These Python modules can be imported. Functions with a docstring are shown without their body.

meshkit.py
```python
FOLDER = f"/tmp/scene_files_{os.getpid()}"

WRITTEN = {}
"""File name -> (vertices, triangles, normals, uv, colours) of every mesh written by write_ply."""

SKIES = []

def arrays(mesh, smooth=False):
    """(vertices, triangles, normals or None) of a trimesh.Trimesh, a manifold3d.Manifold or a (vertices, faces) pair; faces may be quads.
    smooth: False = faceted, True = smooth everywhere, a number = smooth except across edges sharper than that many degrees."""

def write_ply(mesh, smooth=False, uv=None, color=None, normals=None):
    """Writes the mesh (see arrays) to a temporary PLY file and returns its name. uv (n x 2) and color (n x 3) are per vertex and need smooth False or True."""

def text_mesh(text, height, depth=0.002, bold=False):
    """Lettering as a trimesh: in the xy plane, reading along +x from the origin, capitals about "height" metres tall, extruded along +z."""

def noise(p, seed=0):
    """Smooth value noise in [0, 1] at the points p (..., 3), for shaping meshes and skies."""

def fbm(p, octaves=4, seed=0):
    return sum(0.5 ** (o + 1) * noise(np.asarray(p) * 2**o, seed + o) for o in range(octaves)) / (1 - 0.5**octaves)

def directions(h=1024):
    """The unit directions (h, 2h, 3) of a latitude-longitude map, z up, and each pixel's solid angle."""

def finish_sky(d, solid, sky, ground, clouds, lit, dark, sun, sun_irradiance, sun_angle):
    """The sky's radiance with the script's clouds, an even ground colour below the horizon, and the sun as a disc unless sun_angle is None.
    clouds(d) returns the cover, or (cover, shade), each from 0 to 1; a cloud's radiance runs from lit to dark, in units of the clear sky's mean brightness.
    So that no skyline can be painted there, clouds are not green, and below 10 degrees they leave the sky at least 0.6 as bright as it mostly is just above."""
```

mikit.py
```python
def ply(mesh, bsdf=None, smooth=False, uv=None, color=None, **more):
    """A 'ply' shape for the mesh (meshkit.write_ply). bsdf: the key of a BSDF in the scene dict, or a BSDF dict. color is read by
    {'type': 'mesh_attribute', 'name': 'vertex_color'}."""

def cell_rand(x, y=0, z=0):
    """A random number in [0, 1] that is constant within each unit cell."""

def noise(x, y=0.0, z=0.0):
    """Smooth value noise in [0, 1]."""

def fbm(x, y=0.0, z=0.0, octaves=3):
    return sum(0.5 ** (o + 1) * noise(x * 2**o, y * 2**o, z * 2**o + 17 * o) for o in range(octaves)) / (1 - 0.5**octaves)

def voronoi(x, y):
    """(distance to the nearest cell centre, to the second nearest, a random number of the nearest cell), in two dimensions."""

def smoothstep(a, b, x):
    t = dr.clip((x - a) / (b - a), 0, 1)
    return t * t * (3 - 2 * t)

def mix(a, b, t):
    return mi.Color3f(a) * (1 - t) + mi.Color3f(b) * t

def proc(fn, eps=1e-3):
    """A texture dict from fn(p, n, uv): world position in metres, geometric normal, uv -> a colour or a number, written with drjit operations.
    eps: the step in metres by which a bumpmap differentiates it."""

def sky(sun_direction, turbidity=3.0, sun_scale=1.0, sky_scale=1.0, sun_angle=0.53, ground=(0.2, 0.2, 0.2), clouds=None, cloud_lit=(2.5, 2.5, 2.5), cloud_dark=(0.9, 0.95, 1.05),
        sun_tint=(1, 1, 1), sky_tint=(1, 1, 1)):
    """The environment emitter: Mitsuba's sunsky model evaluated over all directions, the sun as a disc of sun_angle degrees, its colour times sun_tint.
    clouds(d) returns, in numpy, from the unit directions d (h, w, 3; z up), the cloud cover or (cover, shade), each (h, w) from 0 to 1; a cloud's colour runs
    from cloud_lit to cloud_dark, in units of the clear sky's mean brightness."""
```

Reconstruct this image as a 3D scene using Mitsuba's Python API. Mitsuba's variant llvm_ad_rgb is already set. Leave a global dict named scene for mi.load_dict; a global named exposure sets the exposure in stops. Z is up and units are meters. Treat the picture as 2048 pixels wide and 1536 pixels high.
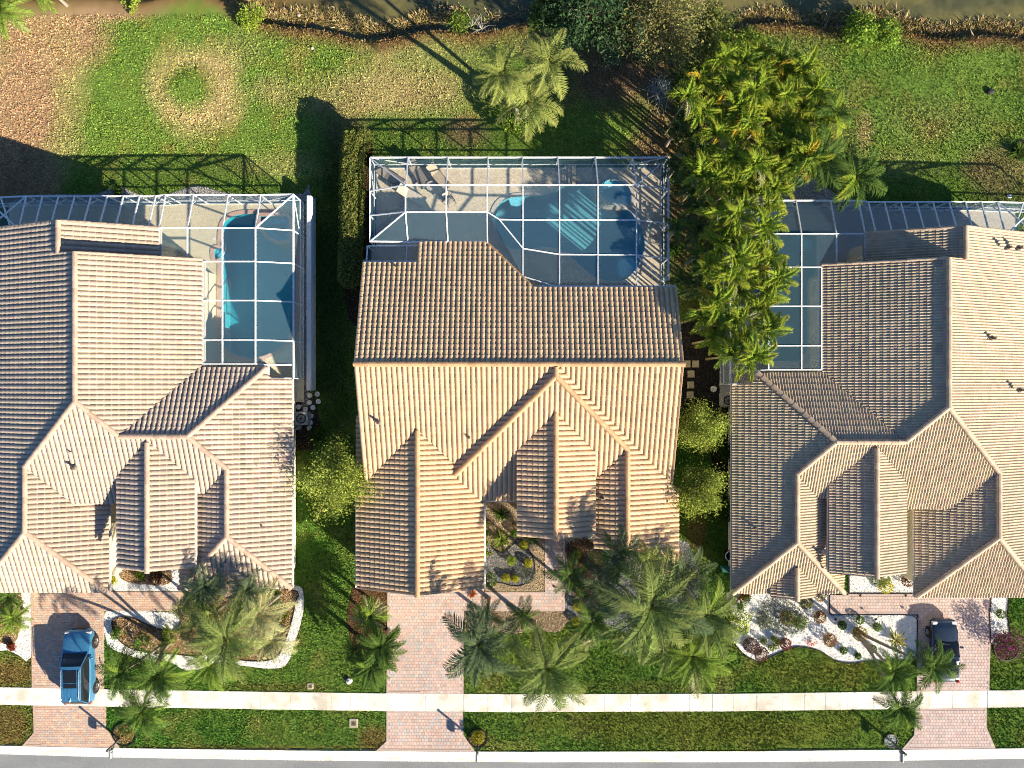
import math, random
import numpy as np, trimesh, mitsuba as mi, drjit as dr
import shapely, shapely.geometry as sg, shapely.ops as so
import mikit, meshkit
from mikit import noise, fbm, smoothstep, mix, cell_rand, voronoi

T = mi.ScalarTransform4f
scene, labels = {}, {}
rng = np.random.default_rng(7)
random.seed(7)

# ------------------------------------------------------------------ camera, sky, exposure
H, F = 50.0, 1500.0                      # drone height (m), focal length in pixels of a 2048 px wide frame
scene['camera'] = {'type': 'perspective', 'fov': 2 * math.degrees(math.atan(1024 / F)), 'fov_axis': 'x',
                   'near_clip': 0.5, 'far_clip': 2000.0,
                   'to_world': T().look_at(origin=[0, 0, H], target=[0, 0, 0], up=[0, 1, 0])}
SUN_EL, SUN_AZ = math.radians(25.0), math.radians(-39.0)
SUN = [math.cos(SUN_EL) * math.cos(SUN_AZ), math.cos(SUN_EL) * math.sin(SUN_AZ), math.sin(SUN_EL)]
scene['sky'] = mikit.sky(SUN, turbidity=2.2, sun_tint=(0.87, 0.98, 1.18), sun_scale=1.4, sky_scale=.58, sky_tint=(.82, .95, 1.2))
exposure = 2.8

# ------------------------------------------------------------------ layout helpers
def P(px, py, h=0.0):
    """world point at height h that stands at this place of the survey plan (30 px per metre on the ground)"""
    k = (H - h) / F
    return np.array([(px - 1024) * k, (768 - py) * k, h])
def G(px, py):
    return ((px - 1024) * H / F, (768 - py) * H / F)
def poly(pts, buf=0):
    p = sg.Polygon([G(*q) for q in pts])
    return p.buffer(buf) if buf else p.buffer(0)

def curve(pts, n=8, closed=True):
    """Catmull-Rom through the points"""
    p = np.array(pts, float)
    k = len(p)
    out = []
    for i in range(k if closed else k - 1):
        a, b, c, d = (p[(i - 1) % k], p[i], p[(i + 1) % k], p[(i + 2) % k]) if closed else \
                     (p[max(i - 1, 0)], p[i], p[i + 1], p[min(i + 2, k - 1)])
        for t in np.linspace(0, 1, n, endpoint=False):
            out.append(0.5 * (2 * b + (c - a) * t + (2 * a - 5 * b + 4 * c - d) * t * t + (3 * b - a - 3 * c + d) * t ** 3))
    if not closed: out.append(p[-1])
    return [tuple(q) for q in out]

# ------------------------------------------------------------------ scene helpers
def numbered(key):
    if key not in scene and key not in used: 
        used.add(key); return key
    i = 1
    while f'{key}_{i:03d}' in scene or f'{key}_{i:03d}' in used: i += 1
    key = f'{key}_{i:03d}'
    used.add(key)
    return key
used = set()
_next = {}
def newkey(base):
    n = _next.get(base, 0)
    _next[base] = n + 1
    return base if n == 0 else f'{base}_{n:03d}'
def thing(name, label, cat, group=None):
    k = newkey(name)
    labels[k] = {'label': label, 'category': cat}
    if group: labels[k]['group'] = group
    return k
def put(name, shape, parent=None, **lab):
    k = newkey(f'{parent}__{name}' if parent else name)
    scene[k] = shape
    if lab: labels[k] = lab
    return k
def struct(name, shape):
    return put(name, shape, None, kind='structure')

class Acc:
    """collects triangles with a colour per vertex into one mesh"""
    def __init__(s): s.v, s.f, s.c, s.n = [], [], [], 0
    def add(s, v, f, c=(.5, .5, .5)):
        v = np.asarray(v, float); f = np.asarray(f, int)
        c = np.asarray(c, float)
        if c.ndim == 1: c = np.tile(c, (len(v), 1))
        if f.shape[1] == 4: f = np.vstack([f[:, [0, 1, 2]], f[:, [0, 2, 3]]])
        s.v.append(v); s.f.append(f + s.n); s.c.append(c); s.n += len(v)
        return s
    def mesh(s, m, c=(.5, .5, .5)): return s.add(m.vertices, m.faces, c)
    def get(s): return np.vstack(s.v), np.vstack(s.f), np.clip(np.vstack(s.c), 0, 1)
    def ply(s, bsdf='painted', smooth=False, **k):
        v, f, c = s.get()
        return cply((v, f), bsdf, c, smooth, **k)

BOXF = np.array([[0, 2, 3, 1], [4, 5, 7, 6], [0, 1, 5, 4], [2, 6, 7, 3], [0, 4, 6, 2], [1, 3, 7, 5]])
BOXV = np.array([[x, y, z] for x in (-.5, .5) for y in (-.5, .5) for z in (-.5, .5)])
BOXF = np.array([[0, 1, 3, 2], [4, 6, 7, 5], [0, 4, 5, 1], [2, 3, 7, 6], [0, 2, 6, 4], [1, 5, 7, 3]])
def boxvf(c, s, rz=0.0):
    v = BOXV * np.array(s)
    if rz:
        a, b = math.cos(rz), math.sin(rz)
        v = np.column_stack([v[:, 0] * a - v[:, 1] * b, v[:, 0] * b + v[:, 1] * a, v[:, 2]])
    return v + np.array(c), BOXF
def beamvf(p0, p1, w, h=None, up=(0, 0, 1)):
    """square bar from p0 to p1"""
    p0, p1 = np.asarray(p0, float), np.asarray(p1, float)
    h = h or w
    d = p1 - p0; L = np.linalg.norm(d); d /= L
    u = np.asarray(up, float)
    if abs(d @ u) > .98: u = np.array([0, 1.0, 0])
    a = np.cross(d, u); a /= np.linalg.norm(a); b = np.cross(a, d)
    v = BOXV * [L, w, h]
    return (p0 + p1) / 2 + v[:, :1] * d + v[:, 1:2] * a + v[:, 2:3] * b, BOXF
def chamferbox(c, s, r=.02, rz=0.0):
    """box with bevelled vertical and top edges"""
    x, y, z = np.array(s) / 2
    r = min(r, x * .9, y * .9, z * .9)
    ring = np.array([[x - r, y], [x, y - r], [x, -y + r], [x - r, -y], [-x + r, -y], [-x, -y + r], [-x, y - r], [-x + r, y]])
    top = np.clip(ring, [-x + r, -y + r], [x - r, y - r])
    v = np.vstack([np.column_stack([ring, np.full(8, -z)]), np.column_stack([ring, np.full(8, z - r)]), np.column_stack([top, np.full(8, z)])])
    f = []
    for k in (0, 8):
        for i in range(8):
            j = (i + 1) % 8
            f += [[k + j, k + i, k + 8 + i], [k + j, k + 8 + i, k + 8 + j]]
    for i in range(1, 7): f.append([16, 16 + i + 1, 16 + i])
    if rz:
        a, b = math.cos(rz), math.sin(rz)
        v = np.column_stack([v[:, 0] * a - v[:, 1] * b, v[:, 0] * b + v[:, 1] * a, v[:, 2]])
    return v + np.array(c), np.array(f)
def tubevf(pts, radii, sides=6, cap=True):
    p = np.asarray(pts, float)
    t = np.gradient(p, axis=0); t /= np.linalg.norm(t, axis=1, keepdims=True) + 1e-12
    ref = np.array([0, 0, 1.0]) if abs(t[:, 2]).mean() < .8 else np.array([1.0, 0, 0])
    a = np.cross(t, ref); a /= np.linalg.norm(a, axis=1, keepdims=True) + 1e-12
    b = np.cross(t, a)
    an = np.arange(sides) * 2 * np.pi / sides
    r = np.broadcast_to(radii, (len(p),))[:, None, None]
    v = (p[:, None] + r * (np.cos(an)[None, :, None] * a[:, None] + np.sin(an)[None, :, None] * b[:, None])).reshape(-1, 3)
    f = []
    for i in range(len(p) - 1):
        for j in range(sides):
            k = (j + 1) % sides
            q = (i * sides + j, i * sides + k, (i + 1) * sides + k, (i + 1) * sides + j)
            f += [[q[0], q[2], q[1]], [q[0], q[3], q[2]]]
    if cap:
        n = len(v); v = np.vstack([v, p[:1], p[-1:]])
        for j in range(sides):
            k = (j + 1) % sides
            f += [[n, j, k], [n + 1, (len(p) - 1) * sides + k, (len(p) - 1) * sides + j]]
    return v, np.array(f)
def extrude(pg, z0, z1):
    out = []
    for g in getattr(pg, 'geoms', [pg]):
        if g.area < 1e-4: continue
        m = trimesh.creation.extrude_polygon(g, z1 - z0, engine='earcut'); m.apply_translation([0, 0, z0]); out.append(m)
    return trimesh.util.concatenate(out)
def lathe(profile, n=20):
    m = trimesh.creation.revolve(np.array(profile, float), sections=n)
    return m
def flat(shape, **k): return shape

# ------------------------------------------------------------------ materials
def rgb(c): return {'type': 'rgb', 'value': list(c)}
VC = {'type': 'mesh_attribute', 'name': 'vertex_color'}
def unpack(p, n, uv):
    """a piece's own plain colour, carried in its uv (red in the whole part of u, green in its fraction, blue in v)"""
    r = dr.floor(uv.x)
    return mi.Color3f(r / 1000, dr.clip((uv.x - r - .05) / .9, 0, 1), uv.y)
PC = mikit.proc(unpack)
def cply(mesh, bsdf, color, smooth=False, **k):
    c = np.clip(np.asarray(color, float), 0, .98)
    return mikit.ply(mesh, bsdf, smooth=smooth, uv=np.column_stack([np.floor(c[:, 0] * 1000) + .05 + .9 * c[:, 1], c[:, 2]]), **k)
def princ(color, rough=.7, spec=.3, **k):
    return {'type': 'twosided', 'bsdf': {'type': 'principled', 'base_color': color if isinstance(color, dict) else rgb(color), 'roughness': rough, 'specular': spec, **k}}
scene['painted'] = {'type': 'twosided', 'bsdf': {'type': 'diffuse', 'reflectance': PC}}
scene['soil'] = {'type': 'twosided', 'bsdf': {'type': 'diffuse', 'reflectance': VC}}
scene['tile_clay'] = princ(PC, .62, .35)
scene['leafy'] = {'type': 'principledthin', 'base_color': PC, 'roughness': .38, 'diff_trans': .6, 'eta': 1.5}
scene['grass_leaf'] = {'type': 'twosided', 'bsdf': {'type': 'diffuse', 'reflectance': PC}}
scene['white_metal'] = princ((.72, .76, .8), .35, .5)
scene['mesh_screen'] = {'type': 'mask', 'opacity': .22, 'bsdf': {'type': 'twosided', 'bsdf': {'type': 'diffuse', 'reflectance': rgb((.13, .25, .34))}}}
def f_concrete(p, n, uv):
    a = fbm(p.x * 1.1 + 3, p.y * 1.1, p.z, 4); b = noise(p.x * 22, p.y * 22, 1.0)
    c = smoothstep(.66, .8, fbm(p.x * 2.3, p.y * 2.3 + 9, 0, 3))
    slab = cell_rand(p.x / 1.37, 3, 1)
    col = mix((.80, .78, .72), (.62, .58, .49), smoothstep(.42, .75, a)) * (.86 + .14 * b) * (.90 + .18 * slab)
    return mix(col, (.36, .34, .28), c * .35)
scene['concrete'] = princ(mikit.proc(f_concrete), .85, .2)
scene['curb_concrete'] = princ(mikit.proc(lambda p, n, uv: mix((.82, .81, .77), (.62, .60, .54), smoothstep(.5, .8, fbm(p.x * .9, p.y * 6, 0, 4))) * (.9 + .1 * noise(p.x * 25, p.y * 25, 0))), .85, .2)
scene['asphalt'] = princ(mikit.proc(lambda p, n, uv: mi.Color3f(.22, .235, .25) * (.75 + .3 * fbm(p.x * .5, p.y * 1.2, 0, 3) + .22 * noise(p.x * 30, p.y * 30, 0))), .9, .2)
scene['stucco'] = princ(mikit.proc(lambda p, n, uv: mi.Color3f(.66, .60, .47) * (.92 + .1 * noise(p.x * 8, p.y * 8, p.z * 8))), .9, .1)
scene['white_stucco'] = princ(mikit.proc(lambda p, n, uv: mi.Color3f(.78, .77, .74) * (.86 + .16 * fbm(p.x * 3, p.y * 3, p.z * 3, 3))), .85, .2)
scene['pool_water'] = {'type': 'thindielectric', 'int_ior': 1.33}
scene['dark_glass'] = princ((.012, .016, .02), .06, .6)
scene['window_glass'] = princ((.02, .03, .035), .08, .6)
def paint(c): return princ(c, .28, .5, metallic=.35, clearcoat=1.0, clearcoat_gloss=.95)
scene['blue_paint'] = paint((.05, .21, .40))
scene['navy_paint'] = paint((.015, .035, .07))
scene['rubber'] = princ((.018, .018, .018), .8, .2)
scene['alloy'] = princ((.5, .51, .53), .3, .5, metallic=.9)
scene['black_plastic'] = princ((.02, .02, .022), .5, .4)
scene['lamp_glass'] = princ((.6, .62, .65), .12, .6)
scene['red_lamp'] = princ((.35, .02, .02), .15, .6)
def f_lake(p, n, uv):
    a = fbm(p.x * .22, p.y * .5, 2, 4); b = fbm(p.x * 2.2, p.y * 2.6, 0, 3)
    w = smoothstep(-22, -6, p.x)
    shallow = mix((.22, .13, .04), (.11, .09, .03), smoothstep(.35, .65, a))
    deep = mix((.075, .08, .04), (.14, .13, .05), smoothstep(.35, .65, a))
    return mix(shallow, deep, w) * (.75 + .5 * b)
scene['lake_water'] = {'type': 'bumpmap', 'arbitrary': mikit.proc(lambda p, n, uv: fbm(p.x * 1.6, p.y * 2.2, 0, 2), eps=.02), 'scale': .03,
                       'bsdf': {'type': 'principled', 'base_color': mikit.proc(f_lake), 'roughness': .12, 'specular': .5}}
# ------------------------------------------------------------------ roofs of single tiles
PITCH = .41
def tile_mesh(kind, w, L):
    """one tile: columns (across u, down-slope s, height n)"""
    if kind == 'barrel':
        us = np.array([0, .12, .14, .22, .36, .55, .74, .88, .96, .98, 1.0]) * w
        hs = np.array([0, 0, .04, .080, .110, .121, .110, .080, .04, 0, 0])
    else:                                             # low double roll
        us = np.array([0, .08, .17, .27, .40, .50, .58, .67, .77, .90, 1.0]) * w
        hs = np.array([0, .05, .072, .05, 0, 0, .05, .072, .05, 0, 0])
    k = len(us); lap = .05
    top = np.vstack([np.column_stack([us, np.zeros(k), hs]), np.column_stack([us, np.full(k, L + lap), hs + .044])])
    low = np.column_stack([us, np.full(k, L + lap), hs + .006])
    v = np.vstack([top, low])
    i = np.arange(k - 1)
    f = np.vstack([np.column_stack([i, i + k, i + k + 1]), np.column_stack([i, i + k + 1, i + 1]),
                   np.column_stack([i + k, i + 2 * k, i + 2 * k + 1]), np.column_stack([i + k, i + 2 * k + 1, i + k + 1])])
    return v, f
def clip_half(v, f, nrm, off):
    """keep the part of the mesh with v.xy . nrm <= off"""
    d = v[:, :2] @ nrm - off
    s = d[f] > 0
    n = s.sum(1)
    keep = [f[n == 0]]
    for cnt in (1, 2):
        for tri in f[n == cnt]:
            o = [d[t] > 0 for t in tri]
            r = (o.index(True) if cnt == 1 else o.index(False))
            a, b, c = tri[r], tri[(r + 1) % 3], tri[(r + 2) % 3]
            pab = v[a] + (v[b] - v[a]) * (d[a] / (d[a] - d[b])); pac = v[a] + (v[c] - v[a]) * (d[a] / (d[a] - d[c]))
            m = len(v); v = np.vstack([v, pab, pac]); d = np.append(d, [0, 0])
            keep.append(np.array([[m, b, c], [m, c, m + 1]]) if cnt == 1 else np.array([[a, m, m + 1]]))
    return v, np.vstack(keep)
BIG = sg.box(-60, -60, 60, 60)
def half(a, b, c):
    """the part of the plan where a x + b y + c > 0"""
    n = math.hypot(a, b)
    if n < 1e-9: return BIG if c > 0 else sg.Polygon()
    nx, ny, o = a / n, b / n, c / n
    p = np.array([nx, ny]) * -o; t = np.array([-ny, nx])
    q = [p + t * 300, p - t * 300, p - t * 300 + np.array([nx, ny]) * 300, p + t * 300 + np.array([nx, ny]) * 300]
    return sg.Polygon(q)
class Face:
    def __init__(s, pts, z0, down, at):
        """plane through height z0 at plan point "at", falling with PITCH along the unit direction down"""
        s.d = np.array(down, float); s.a, s.b = -PITCH * s.d
        s.c = z0 - s.a * at[0] - s.b * at[1]
        s.p = sg.Polygon(pts).buffer(0)
    def z(s, x, y): return s.a * x + s.b * y + s.c
def visible(faces):
    for i, f in enumerate(faces):
        v = f.p
        for j, g in enumerate(faces):
            if i == j: continue
            da, db, dc = g.a - f.a, g.b - f.b, g.c - f.c
            if abs(da) + abs(db) < 1e-9 and abs(dc) < 1e-3:
                if j < i: v = v.difference(g.p)
                continue
            v = v.difference(g.p.intersection(half(da, db, dc - 1e-3)))
        f.vis = [q for q in getattr(v, 'geoms', [v]) if q.geom_type == 'Polygon' and q.area > .06]
def build_roof(house, faces, caps, kind, tint, capcolor, width, course, under=(.55, .48, .38)):
    visible(faces)
    roof = f'{house}__roof'
    deck = Acc()
    for f in faces:
        for q in f.vis:
            m = extrude(q, -.16, -.012); v = np.array(m.vertices); v[:, 2] += f.z(v[:, 0], v[:, 1])
            deck.add(v, m.faces, under)
    scene[roof] = deck.ply()
    tv, tf = tile_mesh(kind, width, course)
    rest, full = Acc(), []
    for fi, f in enumerate(faces):
        e = np.array([-f.d[1], f.d[0]])
        for q in f.vis:
            xy = np.array(q.exterior.coords); S, U = xy @ f.d, xy @ e
            shapely.prepare(q)
            s_hi = f.p.bounds and max(np.array(f.p.exterior.coords) @ f.d)
            ns = int((s_hi - S.min()) / course) + 2; nu0, nu1 = int(math.floor(U.min() / width)) - 1, int(math.ceil(U.max() / width)) + 1
            for r in range(ns):
                s0 = s_hi - (r + 1) * course
                for cidx in range(nu0, nu1 + 1):
                    u0 = cidx * width
                    lx, ly = u0 + tv[:, 0], s0 + tv[:, 1]
                    rect = sg.Polygon([tuple(u * e + s * f.d) for u, s in ((u0, s0), (u0 + width, s0), (u0 + width, s0 + course), (u0, s0 + course))])
                    if q.contains(rect): full.append((fi, u0, s0)); continue
                    it = q.intersection(rect)
                    if it.area < .03 * rect.area: continue
                    for piece in getattr(it, 'geoms', [it]):
                        if piece.geom_type != 'Polygon' or piece.area < .002: continue
                        hull = np.array(piece.convex_hull.exterior.coords)[:-1]
                        if sg.Polygon(hull).exterior.is_ccw is False: hull = hull[::-1]
                        wv = np.column_stack([lx[:, None] * e + ly[:, None] * f.d, tv[:, 2] + rng.normal(0, .003)])
                        vv, ff = wv, tf
                        for k in range(len(hull)):
                            a, b = hull[k], hull[(k + 1) % len(hull)]
                            t = b - a; L = np.linalg.norm(t)
                            if L < 1e-6: continue
                            nn = np.array([t[1], -t[0]]) / L
                            vv, ff = clip_half(vv, ff, nn, a @ nn + .012)
                            if not len(ff): break
                        if len(ff):
                            vv = vv.copy(); vv[:, 2] += f.z(vv[:, 0], vv[:, 1])
                            rest.add(vv, ff, tile_tone(tint, *np.array(piece.centroid.coords[0])))
    # the tiles that show largest as parts, the others as one part
    cen = np.array([(u + width / 2) * np.array([-faces[i].d[1], faces[i].d[0]]) + (s + course / 2) * faces[i].d for i, u, s in full])
    zz = np.array([faces[i].z(*c) for (i, u, s), c in zip(full, cen)])
    order = np.argsort(np.hypot(cen[:, 0], cen[:, 1]) - 2.0 * zz)
    pick = set(order[:290].tolist())
    variants = {}
    for k, (fi, u, s) in enumerate(full):
        f = faces[fi]; e = np.array([-f.d[1], f.d[0]])
        o = u * e + s * f.d; oz = f.z(*o)
        local = np.column_stack([tv[:, :1] * e + tv[:, 1:2] * f.d, tv[:, 2]]); local[:, 2] += f.a * local[:, 0] + f.b * local[:, 1]
        if k in pick:
            vi = (fi, int(rng.integers(4)))
            if vi not in variants:
                variants[vi] = cply((local, tf), 'tile_clay', color=np.tile(tile_tone(tint, vi[0] * 7.3, vi[1] * 3.1), (len(local), 1)))
            put('tile', {**variants[vi], 'to_world': T().translate([o[0], o[1], oz + rng.normal(0, .002)])}, roof)
        else:
            rest.add(local + np.array([o[0], o[1], oz + rng.normal(0, .003)]), tf, tile_tone(tint, *cen[k]))
    scene[newkey(f'{roof}__tile')] = rest.ply('tile_clay'); labels[list(scene)[-1]] = {'kind': 'stuff'}
    # ridge, hip and rake tiles
    L = .42
    n = 7; an = np.linspace(math.pi, 0, n)
    def cap(r0, r1, th):
        a = np.column_stack([np.zeros(n), np.cos(an) * r0, np.sin(an) * r0 * 1.0]); b = np.column_stack([np.full(n, L + .04), np.cos(an) * r1, np.sin(an) * r1 * .8 + .012])
        b2 = b * [1, .86, .8]
        i = np.arange(n - 1)
        f = np.vstack([np.column_stack([i, i + n, i + n + 1]), np.column_stack([i, i + n + 1, i + 1]), np.column_stack([i + n, i + 2 * n, i + 2 * n + 1]), np.column_stack([i + n, i + 2 * n + 1, i + n + 1])])
        return np.vstack([a, b, b2]), f
    cv, cf = cap(.145, .175, .02)
    capv = [cply((cv, cf), 'tile_clay', color=np.tile(np.array(capcolor) * t, (len(cv), 1))) for t in (.9, 1.0, 1.08, 1.15)]
    extra = Acc(); count = 0
    for p0, p1, sc in caps:
        p0, p1 = np.array(p0, float), np.array(p1, float)
        d = p1 - p0; Lt = np.linalg.norm(d); d /= Lt
        m = max(1, round(Lt / L))
        a = np.cross([0, 0, 1.0], d); a /= np.linalg.norm(a); b = np.cross(d, a)
        M = np.eye(4); M[:3, 0], M[:3, 1], M[:3, 2] = d * (Lt / m / L), a * sc, b * sc
        for k in range(m):
            M[:3, 3] = p0 + d * (k * Lt / m) + np.array([0, 0, .07 * sc]) + rng.normal(0, .004, 3)
            if count < 290:
                put('ridge_tile', {**capv[int(rng.integers(4))], 'to_world': T(M.copy())}, roof)
            else:
                w = cv @ M[:3, :3].T + M[:3, 3]; extra.add(w, cf, np.array(capcolor))
            count += 1
    if extra.v:
        scene[newkey(f'{roof}__ridge_tile')] = extra.ply('tile_clay'); labels[list(scene)[-1]] = {'kind': 'stuff'}
    return roof
def tile_tone(tint, x, y):
    w = meshkit.fbm(np.array([x * .35, y * .35, 1.7]), 3)
    t = np.array(tint) * (.86 + .28 * w) * (1 + rng.normal(0, .055))
    return np.clip(t * (1 + rng.normal(0, .018, 3)), 0, 1)

def gutter_part(house, pts, color=(.72, .73, .72)):
    a = Acc()
    for p0, p1 in pts:
        p0, p1 = np.array(p0, float), np.array(p1, float)
        a.add(*beamvf(p0 + [0, 0, -.07], p1 + [0, 0, -.07], .11, .12), color)
    put('gutter', a.ply(), house)
def wallbox(house, x0, x1, y0, y1, h, bsdf='stucco'):
    m = trimesh.creation.box((x1 - x0, y1 - y0, h)); m.apply_translation([(x0 + x1) / 2, (y0 + y1) / 2, h / 2])
    put('wall', mikit.ply(m, bsdf), house)
def gable_wall(house, xc, hw, y, ze, zr, bsdf='stucco', axis='x'):
    """triangular wall under a gable end"""
    g = sg.Polygon([(-hw, ze), (hw, ze), (0, zr)])
    m = trimesh.creation.extrude_polygon(g, .2, engine='earcut')
    v = np.array(m.vertices)
    v = np.column_stack([v[:, 0] + xc, v[:, 2] + y - .1, v[:, 1]]) if axis == 'x' else np.column_stack([v[:, 2] + y - .1, v[:, 0] + xc, v[:, 1]])
    put('gable', mikit.ply((v, m.faces[:, ::-1] if axis == 'x' else m.faces), bsdf), house)
def garage_door(house, xc, w, y, h=2.2):
    d = put('garage_door', mikit.ply(trimesh.Trimesh(*boxvf((xc, y, h / 2), (w, .06, h)), process=False) if False else boxvf((xc, y, h / 2), (w, .06, h)), 'white_stucco'), house)
    for r in range(4):
        put('panel', mikit.ply(chamferbox((xc, y - .045, .28 + r * .54), (w - .1, .05, .5), .02), 'white_stucco'), d)
def window(house, xc, y, w, h, z, axis='x'):
    s = (w, .08, h) if axis == 'x' else (.08, w, h)
    c = (xc, y, z) if axis == 'x' else (y, xc, z)
    k = put('window', mikit.ply(boxvf(c, s), 'white_metal'), house)
    s2 = (w * .86, .1, h * .86) if axis == 'x' else (.1, w * .86, h * .86)
    put('pane', mikit.ply(boxvf(c, s2), 'window_glass'), k)
def vent(house, px, py, z, r=.06, h=.35, dark=True):
    x, y, _ = P(px, py, z)
    a = Acc(); a.add(*tubevf([(x, y, z - .25), (x, y, z + h)], r, 10), (.10, .085, .07))
    a.add(*tubevf([(x, y, z - .05), (x, y, z + .05)], [r * 2.2, r * 1.4], 10), (.22, .2, .18))
    put('vent_pipe', a.ply(), house)

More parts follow.
